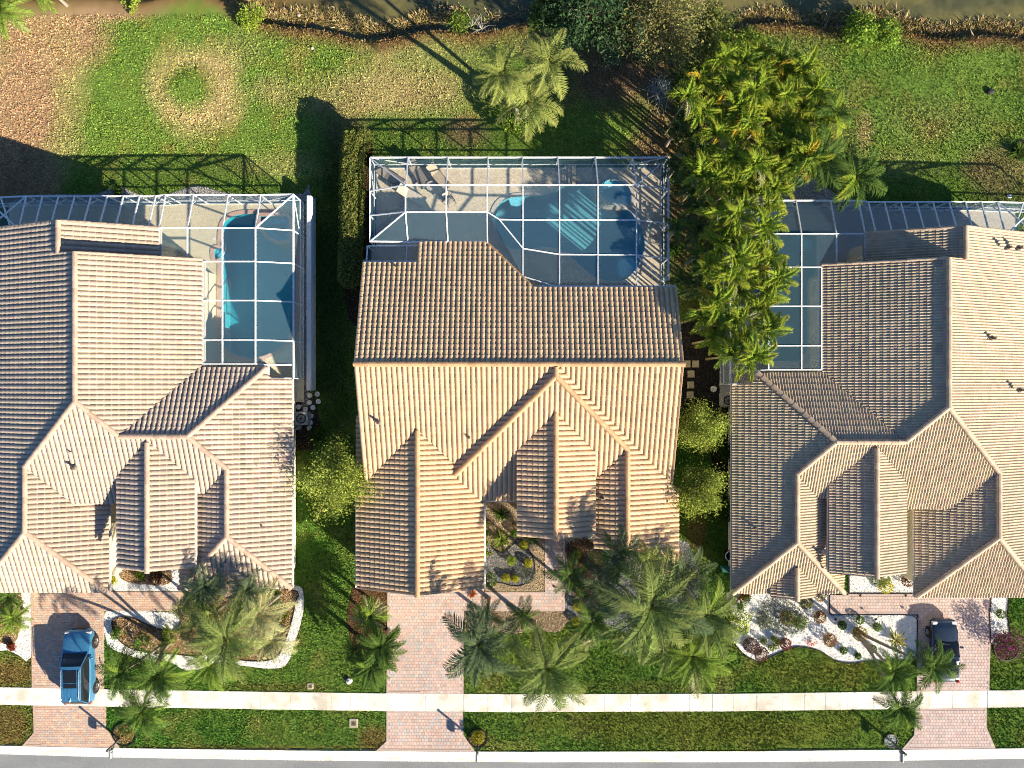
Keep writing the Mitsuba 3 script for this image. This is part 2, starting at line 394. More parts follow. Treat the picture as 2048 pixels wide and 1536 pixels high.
def side_house(m, dy, label, kind, tint, cap, width, course):
    """the two outer houses share one plan, mirrored"""
    h = thing('house', label, 'house')
    X = lambda x: m * x
    def pts(l): return [(X(x), y + dy) for x, y in l]
    def fc(l, z0, down, at): return Face(pts(l), z0, (m * down[0], down[1]), (X(at[0]), at[1] + dy))
    west, east, south, north = (-1, 0), (1, 0), (0, -1), (0, 1)
    faces = [
        fc([(-33.6, 9.7), (-26.9, 9.7), (-26.9, 7.75), (-25.6, 7.75), (-25.6, -1.03), (-29.6, -5.03), (-29.6, -9), (-33.6, -13)], 6.0, west, (-25.6, 0)),
        fc([(-25.6, 7.75), (-19.2, 7.75), (-19.2, 1.16), (-19.36, 1.0), (-23.5, -3.14), (-25.6, -1.03)], 6.0, east, (-25.6, 0)),
        fc([(-26.9, 9.7), (-21.9, 9.7), (-21.9, 7.75), (-26.9, 7.75)], 5.47, east, (-26.9, 0)),
        fc([(-23.5, -3.14), (-19.38, -3.14), (-15.24, 1.0), (-19.36, 1.0)], 5.135, north, (0, -3.14)),
        fc([(-25.6, -1.03), (-23.5, -3.14), (-19.38, -3.14), (-17.36, -5.16), (-18.95, -6.75), (-19.5, -6.75), (-23.9, -6.75), (-23.9, -7.4), (-27.23, -7.4), (-29.6, -5.03)], 6.0, south, (0, -1.03)),
        fc([(-29.6, -5.03), (-27.23, -7.4), (-25.44, -7.4), (-25.44, -13.16), (-29.6, -9)], 4.36, east, (-29.6, 0)),
        fc([(-29.6, -9), (-25.5, -13.1), (-33.7, -13.1)], 4.36, south, (0, -9)),
        fc([(-19.38, -3.14), (-15.24, 1.0), (-15.24, .35), (-13.85, .35), (-13.85, -12.81), (-17.36, -9.3), (-17.36, -5.16)], 5.135, east, (-19.38, 0)),
        fc([(-17.36, -5.16), (-17.36, -9.3), (-20.85, -12.79), (-20.85, -6.75), (-18.95, -6.75)], 4.307, west, (-17.36, 0)),
        fc([(-17.36, -9.3), (-13.85, -12.81), (-20.87, -12.81)], 4.307, south, (0, -9.3)),
        fc([(-24.1, -11.25), (-21.85, -11.25), (-21.85, -2.9), (-24.1, -2.9)], 5.04, west, (-21.85, 0)),
        fc([(-21.85, -11.25), (-19.45, -11.25), (-19.45, -2.9), (-21.85, -2.9)], 5.04, east, (-21.85, 0)),
        fc([(-17.6, -10.6), (-17.6, -13.0), (-19.0, -13.0), (-19.0, -10.6)], 3.65, west, (-17.6, 0)),
        fc([(-17.6, -10.6), (-17.6, -13.0), (-16.2, -13.0), (-16.2, -10.6)], 3.65, east, (-17.6, 0)),
    ]
    C = lambda a, b, s=1.0: ((X(a[0]), a[1] + dy, a[2]), (X(b[0]), b[1] + dy, b[2]), s)
    caps = [C((-25.6, 7.75, 6), (-25.6, -1.03, 6)), C((-25.6, -1.03, 6), (-29.6, -5.03, 4.36)), C((-25.6, -1.03, 6), (-23.5, -3.14, 5.135)),
            C((-23.5, -3.14, 5.135), (-19.38, -3.14, 5.135)), C((-19.38, -3.14, 5.135), (-15.24, 1.0, 3.44)), C((-19.38, -3.14, 5.135), (-17.36, -5.16, 4.307)),
            C((-17.36, -5.16, 4.307), (-17.36, -9.3, 4.307)), C((-17.36, -9.3, 4.307), (-13.85, -12.81, 2.87)), C((-17.36, -9.3, 4.307), (-20.87, -12.81, 2.87)),
            C((-29.6, -5.03, 4.36), (-29.6, -9, 4.36)), C((-29.6, -9, 4.36), (-25.5, -13.1, 2.68)), C((-29.6, -9, 4.36), (-33.7, -13.1, 2.68)),
            C((-26.9, 9.7, 5.47), (-26.9, 7.75, 5.47)), C((-21.85, -3.5, 5.04), (-21.85, -11.3, 5.04)), C((-17.6, -11, 3.65), (-17.6, -13.05, 3.65)),
            C((-25.6, 7.72, 6), (-19.25, 7.72, 3.4), .6), C((-26.9, 9.68, 5.47), (-21.95, 9.68, 3.44), .6), C((-26.9, 9.68, 5.47), (-33.5, 9.68, 2.76), .6)]
    build_roof(h, faces, caps, kind, tint, cap, width, course)
    def wb(x0, x1, y0, y1, z):
        a, b = sorted((X(x0), X(x1))); wallbox(h, a, b, y0 + dy, y1 + dy, z)
    wb(-33.1, -26.0, -12.5, 9.2, 2.62); wb(-26.0, -22.3, -6.9, 9.2, 3.1); wb(-22.3, -19.8, -6.2, 7.3, 3.15); wb(-20.3, -14.4, -12.2, -.2, 2.7)
    wb(-19.8, -15.6, -.2, .5, 2.9); wb(-23.6, -22.6, -11, -6.5, 3.7); wb(-20.9, -19.95, -11, -6.0, 3.7)
    wb(-23.6, -19.95, -10.6, -6.5, 3.0)
    gable_wall(h, X(-21.85), 2.0, -10.9 + dy, 3.7, 4.5)
    garage_door(h, X(-29.6), 4.9, -12.55 + dy)
    for wx in (-18.6, -16.2): window(h, X(wx), -12.24 + dy, 1.1, 1.3, 1.5)
    for wy in (-8.5, -4.0): window(h, wy + dy, X(-14.36), 1.2, 1.1, 1.6, 'y')
    door = put('door', mikit.ply(boxvf((X(-21.85), -10.64 + dy, 1.15), (1.6, .1, 2.3)), princ((.16, .08, .04), .5)), h)
    put('handle', mikit.ply(boxvf((X(-21.6), -10.72 + dy, 1.05), (.04, .08, .25)), 'alloy'), door)
    G2 = lambda a, b: ((X(a[0]), a[1] + dy, a[2]), (X(b[0]), b[1] + dy, b[2]))
    gutter_part(h, [G2((-13.78, .3, 2.9), (-13.78, -12.8, 2.9)), G2((-25.38, -7.4, 2.7), (-25.38, -13.1, 2.7)), G2((-19.12, 7.7, 3.42), (-19.12, 1.1, 3.42)),
                    G2((-21.83, 9.7, 3.45), (-21.83, 7.8, 3.45)), G2((-19.38, -3.8, 4.08), (-19.38, -11.2, 4.08))], (.5, .46, .42) if m < 0 else (.62, .6, .56))
    return h
h_left = side_house(1, 0.0, 'pinkish beige tiled house on the left beside the blue sport utility vehicle', 'barrel', (.47, .385, .31), (.44, .325, .255), .305, .36)
h_right = side_house(-1, -.33, 'cream house with fine low roof tiles on the right beside the dark blue car', 'double', (.49, .395, .285), (.47, .36, .265), .345, .36)
# the middle house
hc = thing('house', 'tan barrel tiled house in the middle with one wide ridge across it', 'house')
W_, E_, S_, N_ = (-1, 0), (1, 0), (0, -1), (0, 1)
facesC = [
    Face([(-9.27, 1.17), (10.06, 1.17), (10.06, 5.92), (1.32, 5.92), (-1.54, 8.9), (-5.84, 8.9), (-5.84, 7.55), (-9.27, 7.55)], 6.0, N_, (0, 1.17)),
    Face([(-9.27, 1.17), (10.06, 1.17), (10.06, -6.9), (-9.27, -6.9)], 6.0, S_, (0, 1.17)),
    Face([(-9.77, -12.85), (-5.75, -12.85), (-5.75, -2), (-9.77, -2)], 4.38, W_, (-5.75, 0)),
    Face([(-5.75, -12.85), (-1.76, -12.85), (-1.76, -2), (-5.75, -2)], 4.38, E_, (-5.75, 0)),
    Face([(2.58, .47), (-3.6, -5.71), (-3.6, -7.3), (7.05, -7.3), (7.05, -4.0)], 6.0, S_, (0, .47)),
    Face([(2.58, 1.17), (2.58, .47), (-3.6, -5.71), (-3.6, -5.01)], 6.0, W_, (2.58, 0)),
    Face([(2.58, 1.17), (2.58, .47), (7.05, -4.0), (7.05, -10.1), (10.46, -10.9), (10.46, -6.71)], 6.0, E_, (2.58, 0)),
    Face([(5.1, -10.2), (7.05, -10.2), (7.05, -3), (5.1, -3)], 4.167, W_, (7.05, 0)),
    Face([(.34, -9.3), (2.63, -9.3), (2.63, -1), (.34, -1)], 5.1, W_, (2.63, 0)),
    Face([(2.63, -9.3), (5.07, -9.3), (5.07, -1), (2.63, -1)], 5.1, E_, (2.63, 0)),
    Face([(7.9, -10.0), (10.46, -10.7), (10.2, -12.0), (8.3, -12.0)], 3.35, S_, (0, -10.0)),
]
capsC = [((-9.3, 1.17, 6), (10.1, 1.17, 6), 1), ((2.58, 1.0, 6), (2.58, .47, 6), 1), ((2.58, .47, 6), (-3.5, -5.61, 3.51), 1), ((2.58, .47, 6), (7.05, -4.0, 4.167), 1),
         ((7.05, -4.0, 4.167), (7.05, -10.2, 4.167), 1), ((2.63, -1.73, 5.1), (2.63, -9.35, 5.1), 1), ((-5.75, -2.8, 4.38), (-5.75, -12.9, 4.38), 1),
         ((-1.54, 8.86, 2.86), (1.3, 5.9, 4.05), .6),
         ((-5.8, 8.85, 2.86), (-5.8, 7.6, 3.36), .6), ((8.0, -10.15, 3.72), (10.44, -10.8, 2.75), .8)]
build_roof(hc, facesC, capsC, 'barrel', (.56, .405, .255), (.48, .295, .165), .31, .33)
for b in ((-8.8, 9.6, -2.0, 5.3, 2.95), (-5.4, -1.9, 5.3, 8.2, 2.75), (-8.8, -5.4, 5.3, 7.0, 3.1), (-9.3, -2.2, -12.4, -2.0, 2.6), (-2.2, 5.4, -6.7, -2.0, 2.7),
          (5.5, 9.95, -10.1, -2.0, 2.7), (.8, 4.6, -8.8, -6.7, 3.2)): wallbox(hc, *b)
gable_wall(hc, -5.75, 3.5, -12.45, 2.6, 4.15); gable_wall(hc, 2.63, 1.9, -8.85, 3.2, 4.85)
gable_wall(hc, 1.17, 6.0, -8.9, 2.95, 5.75, axis='y'); gable_wall(hc, 1.17, 5.6, 9.7, 2.95, 5.75, axis='y')
garage_door(hc, -5.75, 4.9, -12.45)
for wx in (6.6, 8.6): window(hc, wx, -10.14, 1.1, 1.3, 1.5)
for wy in (-8.5, -1.0, 3.5): window(hc, wy, -9.32 if wy < -2 else -8.84, 1.2, 1.1, 1.6, 'y')
dk = put('door', mikit.ply(boxvf((2.63, -8.84, 1.25), (1.7, .1, 2.5)), princ((.16, .08, .04), .5)), hc)
put('handle', mikit.ply(boxvf((2.9, -8.92, 1.05), (.04, .08, .25)), 'alloy'), dk)
gutter_part(hc, [((-1.7, -7.3, 2.76), (-1.7, -12.85, 2.76)), ((-1.6, -7.36, 2.83), (.3, -7.36, 2.83)), ((-9.83, -6.8, 2.76), (-9.83, -12.85, 2.76)), ((1.4, 5.98, 4.06), (10.06, 5.98, 4.06)),
                 ((-9.27, 7.61, 3.4), (-5.9, 7.61, 3.4)), ((-5.8, 8.96, 2.86), (-1.6, 8.96, 2.86))])
vent(hc, 757, 845, 4.9, .07, .3); vent(hc, 938, 875, 4.4, .05, .2); vent(hc, 795, 535, 3.5, .06, .35); vent(hc, 1205, 995, 3.75, .09, .25)
vent(h_left, 148, 935, 4.6, .09, .3); vent(h_left, 143, 903, 4.8, .04, .25); vent(h_left, 525, 1050, 3.5, .05, .25); vent(h_left, 417, 1040, 3.6, .05, .25)
for q in ((1985, 676, 4.9), (2040, 780, 4.3), (1897, 920, 4.4), (1913, 904, 4.5), (2038, 496, 4.5), (2016, 495, 4.8), (1510, 1055, 3.3), (1641, 1105, 3.9)): vent(h_right, q[0], q[1], q[2], .08, .3)
# ------------------------------------------------------------------ street edges (the street bends very slightly)
def along(xs, ys): return lambda x: np.interp(x, xs, ys)
sw_top = along([-700, 0, 210, 512, 773, 1024, 1480, 1700, 1833, 2048, 2800], [1352, 1374, 1378, 1383, 1386.5, 1388, 1387, 1384, 1382, 1380, 1362])
sw_bot = along([-700, 0, 210, 512, 773, 1024, 1480, 1700, 1833, 2048, 2800], [1386, 1409, 1413, 1418, 1422, 1424, 1422, 1419, 1417, 1414, 1396])
cb_top = along([-700, 0, 250, 640, 1024, 1500, 1800, 2048, 2800], [1470, 1491, 1496, 1501, 1503, 1502, 1499, 1496, 1478])
cb_bot = along([-700, 0, 250, 640, 1024, 1500, 1800, 2048, 2800], [1488, 1509, 1516, 1522, 1525, 1525, 1522, 1518, 1500])
def strip(f0, f1, x0, x1, n=12):
    xs = np.linspace(x0, x1, n)
    return sg.Polygon([G(x, f0(x)) for x in xs] + [G(x, f1(x)) for x in xs[::-1]])
# ------------------------------------------------------------------ areas of the ground plan
deckC = sg.box(-9.0, 4.5, 9.92, 14.33).union(sg.box(-9.35, 6.5, -5, 9.2))
deckL = sg.box(-33.5, -1.2, -13.85, 12.0)
deckR = sg.box(13.85, -1.55, 33.5, 11.65)
driveC = poly([(775, 1160), (968, 1160), (968, 1184), (1090, 1184), (1090, 1050), (1130, 1050), (1130, 1222), (928, 1222), (927, sw_top(927)), (773, sw_top(773))])
driveC2 = poly([(773, sw_bot(773)), (926, sw_bot(926)), (927, 1470), (950, cb_top(950)), (752, cb_top(752)), (773, 1482)])
driveL = poly([(62, 1150), (212, 1150), (212, 1183), (378, 1183), (378, 1140), (392, 1140), (392, 1222), (208, 1222), (208, sw_top(208)), (64, sw_top(64))])
driveL2 = poly([(66, sw_bot(66)), (212, sw_bot(212)), (212, 1455), (240, cb_top(240)), (44, cb_top(44)), (68, 1465)])
driveR = poly([(1660, 1190), (1697, 1190), (1697, 1150), (1700, 1188), (1833, 1188), (1833, 1160), (1984, 1160), (1978, sw_top(1978)), (1833, sw_top(1833)), (1836, 1228), (1660, 1228)])
driveR2 = poly([(1831, sw_bot(1831)), (1973, sw_bot(1973)), (1973, 1455), (1991, cb_top(1991)), (1803, cb_top(1803)), (1828, 1470)])
bedL = poly(curve([(213, 1222), (352, 1223), (400, 1180), (580, 1170), (607, 1192), (603, 1240), (588, 1290), (572, 1330), (540, 1337), (490, 1332), (440, 1325), (400, 1338), (370, 1340), (335, 1322), (300, 1322), (250, 1308), (222, 1296), (213, 1280)], 4))
mulchL = poly(curve([(224, 1245), (240, 1234), (268, 1236), (300, 1250), (340, 1262), (362, 1245), (380, 1190), (578, 1178), (590, 1210), (575, 1270), (556, 1312), (520, 1322), (470, 1318), (430, 1308), (390, 1312), (350, 1308), (310, 1306), (262, 1296), (235, 1275)], 4))
bedL2 = poly([(214, 1120), (376, 1120), (376, 1182), (214, 1182)])
mulchL2 = poly(curve([(238, 1148), (260, 1135), (330, 1135), (345, 1155), (330, 1170), (280, 1168), (250, 1162)], 4))
bedL3 = poly(curve([(-30, 1165), (61, 1170), (62, 1314), (40, 1312), (15, 1300), (-30, 1292)], 2))
mulchL3 = poly(curve([(-40, 1150), (25, 1160), (45, 1200), (40, 1260), (25, 1290), (0, 1285), (-40, 1280)], 3))
courtC = poly([(960, 985), (1090, 985), (1090, 1183), (969, 1183)])
slateC = poly(curve([(969, 1085), (985, 1095), (1005, 1105), (1025, 1090), (1040, 1078), (1062, 1105), (1070, 1135), (1062, 1160), (1035, 1172), (1000, 1165), (969, 1160)], 3))
bedC2 = poly(curve([(931, 1223), (1128, 1223), (1130, 1250), (1110, 1265), (1070, 1258), (1030, 1268), (985, 1262), (932, 1266)], 3))
bedC3 = poly(curve([(1131, 1060), (1350, 1075), (1385, 1110), (1400, 1160), (1392, 1205), (1350, 1250), (1300, 1268), (1240, 1262), (1180, 1240), (1131, 1226)], 3))
mulchC3 = poly(curve([(1135, 1085), (1200, 1085), (1215, 1130), (1190, 1160), (1215, 1200), (1190, 1230), (1150, 1222), (1140, 1150)], 3))
bedC4 = poly(curve([(712, 1170), (773, 1175), (774, 1290), (764, 1330), (735, 1330), (708, 1300), (694, 1240), (700, 1200)], 3))
bedR = poly(curve([(1466, 1178), (1660, 1178), (1660, 1227), (1660, 1227), (1835, 1228), (1835, 1228), (1835, 1319), (1835, 1319), (1790, 1321), (1740, 1322), (1700, 1326), (1670, 1320), (1640, 1302), (1600, 1293), (1570, 1300), (1530, 1318), (1512, 1322), (1480, 1300), (1460, 1265), (1462, 1220)], 4))
bedR2 = poly([(1698, 1130), (1836, 1130), (1832, 1187), (1698, 1187)])
bedR3 = poly(curve([(1984, 1170), (2016, 1172), (2014, 1230), (2020, 1285), (1981, 1286)], 2))
alleyR = poly([(1360, 640), (1480, 640), (1480, 1000), (1440, 1010), (1420, 900), (1366, 880)])
alleyL = poly([(575, 770), (612, 770), (632, 800), (640, 850), (625, 900), (575, 905)])
poolgravL = sg.Polygon([G(*q) for q in curve([(60, 392), (120, 388), (195, 388), (232, 369), (275, 388), (330, 389), (395, 371), (455, 386), (560, 388), (606, 388), (621, 398), (621, 785), (598, 785), (604, 420), (590, 408), (60, 410)], 3)]).buffer(0)
poolgravR = sg.Polygon([G(*q) for q in curve([(1560, 395), (1580, 360), (1620, 350), (1660, 380), (1740, 408), (2040, 412), (2040, 422), (1560, 422)], 3)]).buffer(0)
bedHedge = poly(curve([(690, 290), (715, 270), (745, 285), (742, 340), (738, 580), (722, 650), (690, 600)], 3))
roadP = strip(cb_bot, lambda x: 1900 + 0 * x, -700, 2800)
curbP = strip(cb_top, cb_bot, -700, 2800); walkP = strip(sw_top, sw_bot, -700, 2800)
houseP = so.unary_union([sg.box(-33.1, -12.5, -22.3, 9.2), sg.box(-22.3, -6.2, -19.8, 7.3), sg.box(-20.9, -12.2, -14.4, .0), sg.box(-23.6, -11, -20, -6),
                         sg.box(22.3, -12.8, 33.1, 8.9), sg.box(19.8, -6.5, 22.3, 7), sg.box(14.4, -12.5, 20.9, -.3), sg.box(20, -11.3, 23.6, -6.3),
                         sg.box(-8.8, -2, 9.6, 5.3), sg.box(-9.3, -12.4, -2.2, -2), sg.box(-2.2, -6.7, 5.4, -2), sg.box(5.4, -10.1, 9.9, -2)])
decks = so.unary_union([deckC, deckL, deckR])
notgrass = so.unary_union([decks, driveC, driveC2, driveL, driveL2, driveR, driveR2, bedL, bedL2, bedL3, courtC, bedC2, bedC3, bedC4, bedR, bedR2, bedR3, alleyR, alleyL,
                           poolgravL, poolgravR, bedHedge, roadP, curbP, walkP, houseP])
# ------------------------------------------------------------------ the ground
def bank_y(x):
    """shore line of the lake"""
    return 23.75 + .35 * np.sin(x * .31 + 1) + .25 * np.sin(x * .83) + np.interp(x, [-40, -21, -17, -14, 0, 12, 20, 36], [2.6, 2.2, .4, -.3, -.1, .3, 0, -.5])
def blob(x, y, px, py, rx, ry, soft=.35, amp=.35):
    cx, cy = G(px, py)
    n = meshkit.fbm(np.stack([x * .45, y * .45, np.full_like(x, px * .01)], -1), 3) - .5
    d = np.hypot((x - cx) / (rx / 30), (y - cy) / (ry / 30)) + amp * n * 2
    return np.clip((1 + soft - d) / (2 * soft), 0, 1)
def lawn_colour(x, y):
    """living, dry and bare grass"""
    fb = lambda s, o: meshkit.fbm(np.stack([x * s, y * s, np.full_like(x, o)], -1), 4)
    n1, n2, n3 = fb(.16, 3.), fb(.7, 8.), fb(2.2, 1.)
    green = np.array([.135, .245, .045]); lush = np.array([.085, .21, .034]); dry = np.array([.52, .42, .20]); olive = np.array([.30, .28, .06]); brown = np.array([.36, .245, .145]); moss = np.array([.05, .085, .022])
    c = green + (lush - green) * np.clip((n1 - .4) * 4, 0, 1)[..., None]
    back = np.clip((y - 12) / 2, 0, 1)
    m = lambda c, col, k: c + (col - c) * np.clip(k, 0, 1)[..., None]
    c = m(c, np.array([.25, .37, .075]), .6 * back)
    c = m(c, olive, (np.clip((n2 - .48) * 3.2, 0, 1) * .6) * (.6 + .25 * back))
    c = m(c, dry, np.clip((n2 - .6) * 4, 0, 1) * .3 * (.6 + .2 * back))
    ring = blob(x, y, 392, 178, 92, 88, .25, .22) - blob(x, y, 380, 172, 50, 48, .35, .3)
    c = m(c, dry * 1.15, ring * .95)
    for q in ((50, 205, 70, 150, brown * 1.35), (95, 80, 110, 70, brown * 1.4), (20, 300, 55, 110, brown * 1.4), (215, 12, 95, 26, brown * 1.4), (60, 360, 60, 60, brown)):
        c = m(c, q[4], blob(x, y, *q[:4], .35, .3))
    c = m(c, dry, (blob(x, y, 70, 205, 92, 170, .3, .25) - blob(x, y, 50, 205, 70, 150, .35, .3)) * .8)
    for q in ((760, 190, 170, 40, .62), (830, 160, 120, 60, .55), (545, 180, 40, 30, .4), (690, 215, 80, 20, .4), (560, 330, 90, 22, .35), (1730, 260, 14, 34, .7), (1620, 230, 60, 50, .25), (1870, 240, 90, 40, .2), (1780, 330, 90, 30, .25),
              (470, 95, 60, 30, .3), (860, 90, 130, 26, .35)):
        c = m(c, dry, blob(x, y, *q[:4], .5, .5) * q[4])
    for q in ((1210, 150, 90, 62, .95), (1290, 130, 90, 70, .9), (1150, 95, 130, 30, .7), (1330, 300, 60, 120, .8), (1500, 400, 160, 260, .95), (690, 255, 50, 50, .55), (930, 265, 45, 30, .7), (1600, 100, 60, 30, .2), (2000, 340, 60, 50, .6)):
        c = m(c, brown * .85, blob(x, y, *q[:4], .4, .5) * q[4])
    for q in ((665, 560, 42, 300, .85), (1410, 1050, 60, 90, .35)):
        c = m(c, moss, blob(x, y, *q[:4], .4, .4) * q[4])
    for q in ((20, 1345, 60, 40, .85), (10, 1450, 52, 50, .8), (748, 1478, 30, 24, .75), (1395, 1075, 18, 40, .7), (1265, 1268, 50, 14, .4), (1290, 1375, 90, 14, .3), (560, 1375, 90, 8, .4), (480, 1495, 200, 6, .5)):
        c = m(c, np.array([.24, .155, .06]), blob(x, y, *q[:4], .4, .5) * q[4])
    for q in ((1500, 1460, 260, 40, .7), (1230, 1440, 160, 30, .4), (1640, 1345, 170, 34, .6), (2000, 1330, 60, 50, .3), (1050, 1300, 250, 70, .3)):
        c = m(c, np.array([.22, .23, .042]), blob(x, y, *q[:4], .6, .5) * q[4])
    shore = np.clip(1 - np.abs(y - bank_y(x) + .15) / 1.1, 0, 1)
    c = m(c, np.array([.26, .17, .075]), shore * 1.1 * (.5 + n2))
    return c * (.82 + .36 * n3)[..., None]
for a in (deckC, deckL, deckR, roadP): shapely.prepare(a)
def axis(lo, hi, step, far):
    core = np.arange(lo, hi + 1e-6, step)
    g = np.cumsum(step * 1.5 ** np.arange(1, 16)); g = g[g < far]
    return np.concatenate([lo - g[::-1], core, hi + g])
gx, gy = axis(-37, 37, .25, 400), axis(-27.5, 27.5, .25, 400)
GX, GY = np.meshgrid(gx, gy)
gz = .05 * (meshkit.fbm(np.stack([GX * .35, GY * .35, GX * 0], -1), 3) - .5) + .02 * (meshkit.noise(np.stack([GX * 2.2, GY * 2.2, GX * 0], -1)) - .5) - .012
ringd = np.hypot((GX - G(388, 178)[0]) / 2.4, (GY - G(388, 178)[1]) / 2.2)
gz -= .12 * np.exp(-((ringd - .72) / .16) ** 2) * (GX < G(400, 0)[0]) * (GY > G(0, 170)[1])
shoreD = GY - bank_y(GX)
gz -= np.where(GY < 62, 1.35 * np.clip((shoreD + .05) / .6, 0, 1), 0)
flatm = shapely.contains_xy(notgrass.buffer(.12), GX.ravel(), GY.ravel()).reshape(GX.shape)
gz = np.where(flatm, np.minimum(gz, -.03) * .0 - .03, gz)
low = shapely.contains_xy(decks.buffer(-.12), GX.ravel(), GY.ravel()).reshape(GX.shape)
gz = np.where(low, -2.6, gz)
rd = shapely.contains_xy(so.unary_union([roadP, curbP]).buffer(-.05), GX.ravel(), GY.ravel()).reshape(GX.shape)
gz = np.where(rd, -.35, gz)
gv = np.column_stack([GX.ravel(), GY.ravel(), gz.ravel()])
nx, ny = len(gx), len(gy)
ii, jj = np.meshgrid(np.arange(nx - 1), np.arange(ny - 1))
k = (jj * nx + ii).ravel()
gf = np.column_stack([k, k + 1, k + nx + 1, k + nx])
gf = np.vstack([gf[:, [0, 1, 2]], gf[:, [0, 2, 3]]])
gcol = lawn_colour(gv[:, 0], gv[:, 1]) * .7
struct('ground', mikit.ply((gv, gf), 'soil', smooth=True, color=np.clip(gcol, 0, 1)))
# the lake behind the gardens
lk = np.array([[-400, 21, -.62], [400, 21, -.62], [400, 61, -.62], [-400, 61, -.62]], float)
struct('lake', mikit.ply((lk, np.array([[0, 1, 2], [0, 2, 3]])), 'lake_water'))
# grass blades
def scatter(pg, n):
    x0, y0, x1, y1 = pg.bounds
    out = np.zeros((0, 2))
    while len(out) < n:
        q = np.column_stack([rng.uniform(x0, x1, n * 2), rng.uniform(y0, y1, n * 2)])
        out = np.vstack([out, q[shapely.contains_xy(pg, q[:, 0], q[:, 1])]])
    return out[:n]
def blades(area, density, hgt, wid, shade=1.0):
    q = scatter(area, int(area.area * density))
    n = len(q)
    z0 = np.zeros(n) - .02
    sd = q[:, 1] - bank_y(q[:, 0]); z0 -= np.where(q[:, 1] < 62, 1.35 * np.clip((sd + .05) / .6, 0, 1), 0)
    a = rng.uniform(0, 2 * np.pi, n); h = hgt * rng.uniform(.5, 1.35, n); w = wid * rng.uniform(.6, 1.3, n)
    lean = rng.normal(0, .55, (n, 2)) * h[:, None]
    dx, dy = np.cos(a) * w / 2, np.sin(a) * w / 2
    A = np.column_stack([q[:, 0] - dx, q[:, 1] - dy, z0]); B = np.column_stack([q[:, 0] + dx, q[:, 1] + dy, z0]); C = np.column_stack([q + lean, z0 + h])
    v = np.stack([A, B, C], 1).reshape(-1, 3)
    c = lawn_colour(q[:, 0], q[:, 1]) * shade * rng.lognormal(0, .24, n)[:, None] * (1 + rng.normal(0, .08, (n, 3)))
    yl = rng.random(n) < .10
    c[yl] = c[yl] * .5 + np.array([.20, .16, .06]) * .5
    c3 = np.repeat(c, 3, 0)
    return v, np.arange(3 * n).reshape(-1, 3), np.clip(c3, 0, 1)
view = sg.box(-35.5, -25.6, 35.5, 24.6)
lawnA = view.difference(notgrass.buffer(.03))
shoreclip = sg.Polygon([(-36, -26), (36, -26)] + [(x, bank_y(x) + .1) for x in np.linspace(36, -36, 80)])
lawnA = lawnA.intersection(shoreclip)
backA, frontA, vergeA = (lawnA.intersection(b) for b in (sg.box(-40, -12, 40, 40), sg.box(-40, float(G(0, 1390)[1]), 40, -12), sg.box(-40, -40, 40, float(G(0, 1390)[1]))))
for nm, ar, lb, dn in (('back_lawn', backA, 'patchy green and straw coloured lawn between the houses and the lake', 190), ('front_lawn', frontA, 'green front lawn between the houses and the pavement', 210),
                   ('verge_grass', vergeA, 'green grass verge between the pavement and the kerb', 220)):
    v, f, c = blades(ar, dn, .10, .08)
    put(nm, cply((v, f), 'grass_leaf', color=c), None, label=lb, category='grass', kind='stuff')
# dry reeds and weeds along the shore
sx = np.concatenate([rng.uniform(-18.5, -3.2, 6000), rng.uniform(15, 35, 6500), rng.uniform(-3, 15, 900)])
sy = bank_y(sx) + rng.normal(.75, .3, len(sx)) + np.where(sx < 0, np.abs(np.sin(sx * .4)) * .5, 0)
sz = -.05 - 1.35 * np.clip((sy - bank_y(sx) + .05) / .6, 0, .45)
n = len(sx); a = rng.uniform(0, 2 * np.pi, n); h = rng.uniform(.10, .32, n); w = rng.uniform(.03, .07, n); le = rng.normal(0, .8, (n, 2)) * h[:, None]
v = np.stack([np.column_stack([sx - np.cos(a) * w, sy - np.sin(a) * w, sz]), np.column_stack([sx + np.cos(a) * w, sy + np.sin(a) * w, sz]), np.column_stack([sx + le[:, 0], sy + le[:, 1], sz + h])], 1).reshape(-1, 3)
pal = np.array([[.50, .36, .19], [.38, .25, .11], [.55, .45, .28], [.20, .21, .05], [.32, .28, .10]])
put('shore_reeds', cply((v, np.arange(3 * n).reshape(-1, 3)), 'grass_leaf', color=np.repeat(pal[rng.integers(0, 5, n)] * rng.uniform(.6, 1.2, (n, 1)), 3, 0)), None,
    label='dry brown reeds and weeds along the lake shore', category='reeds', kind='stuff')
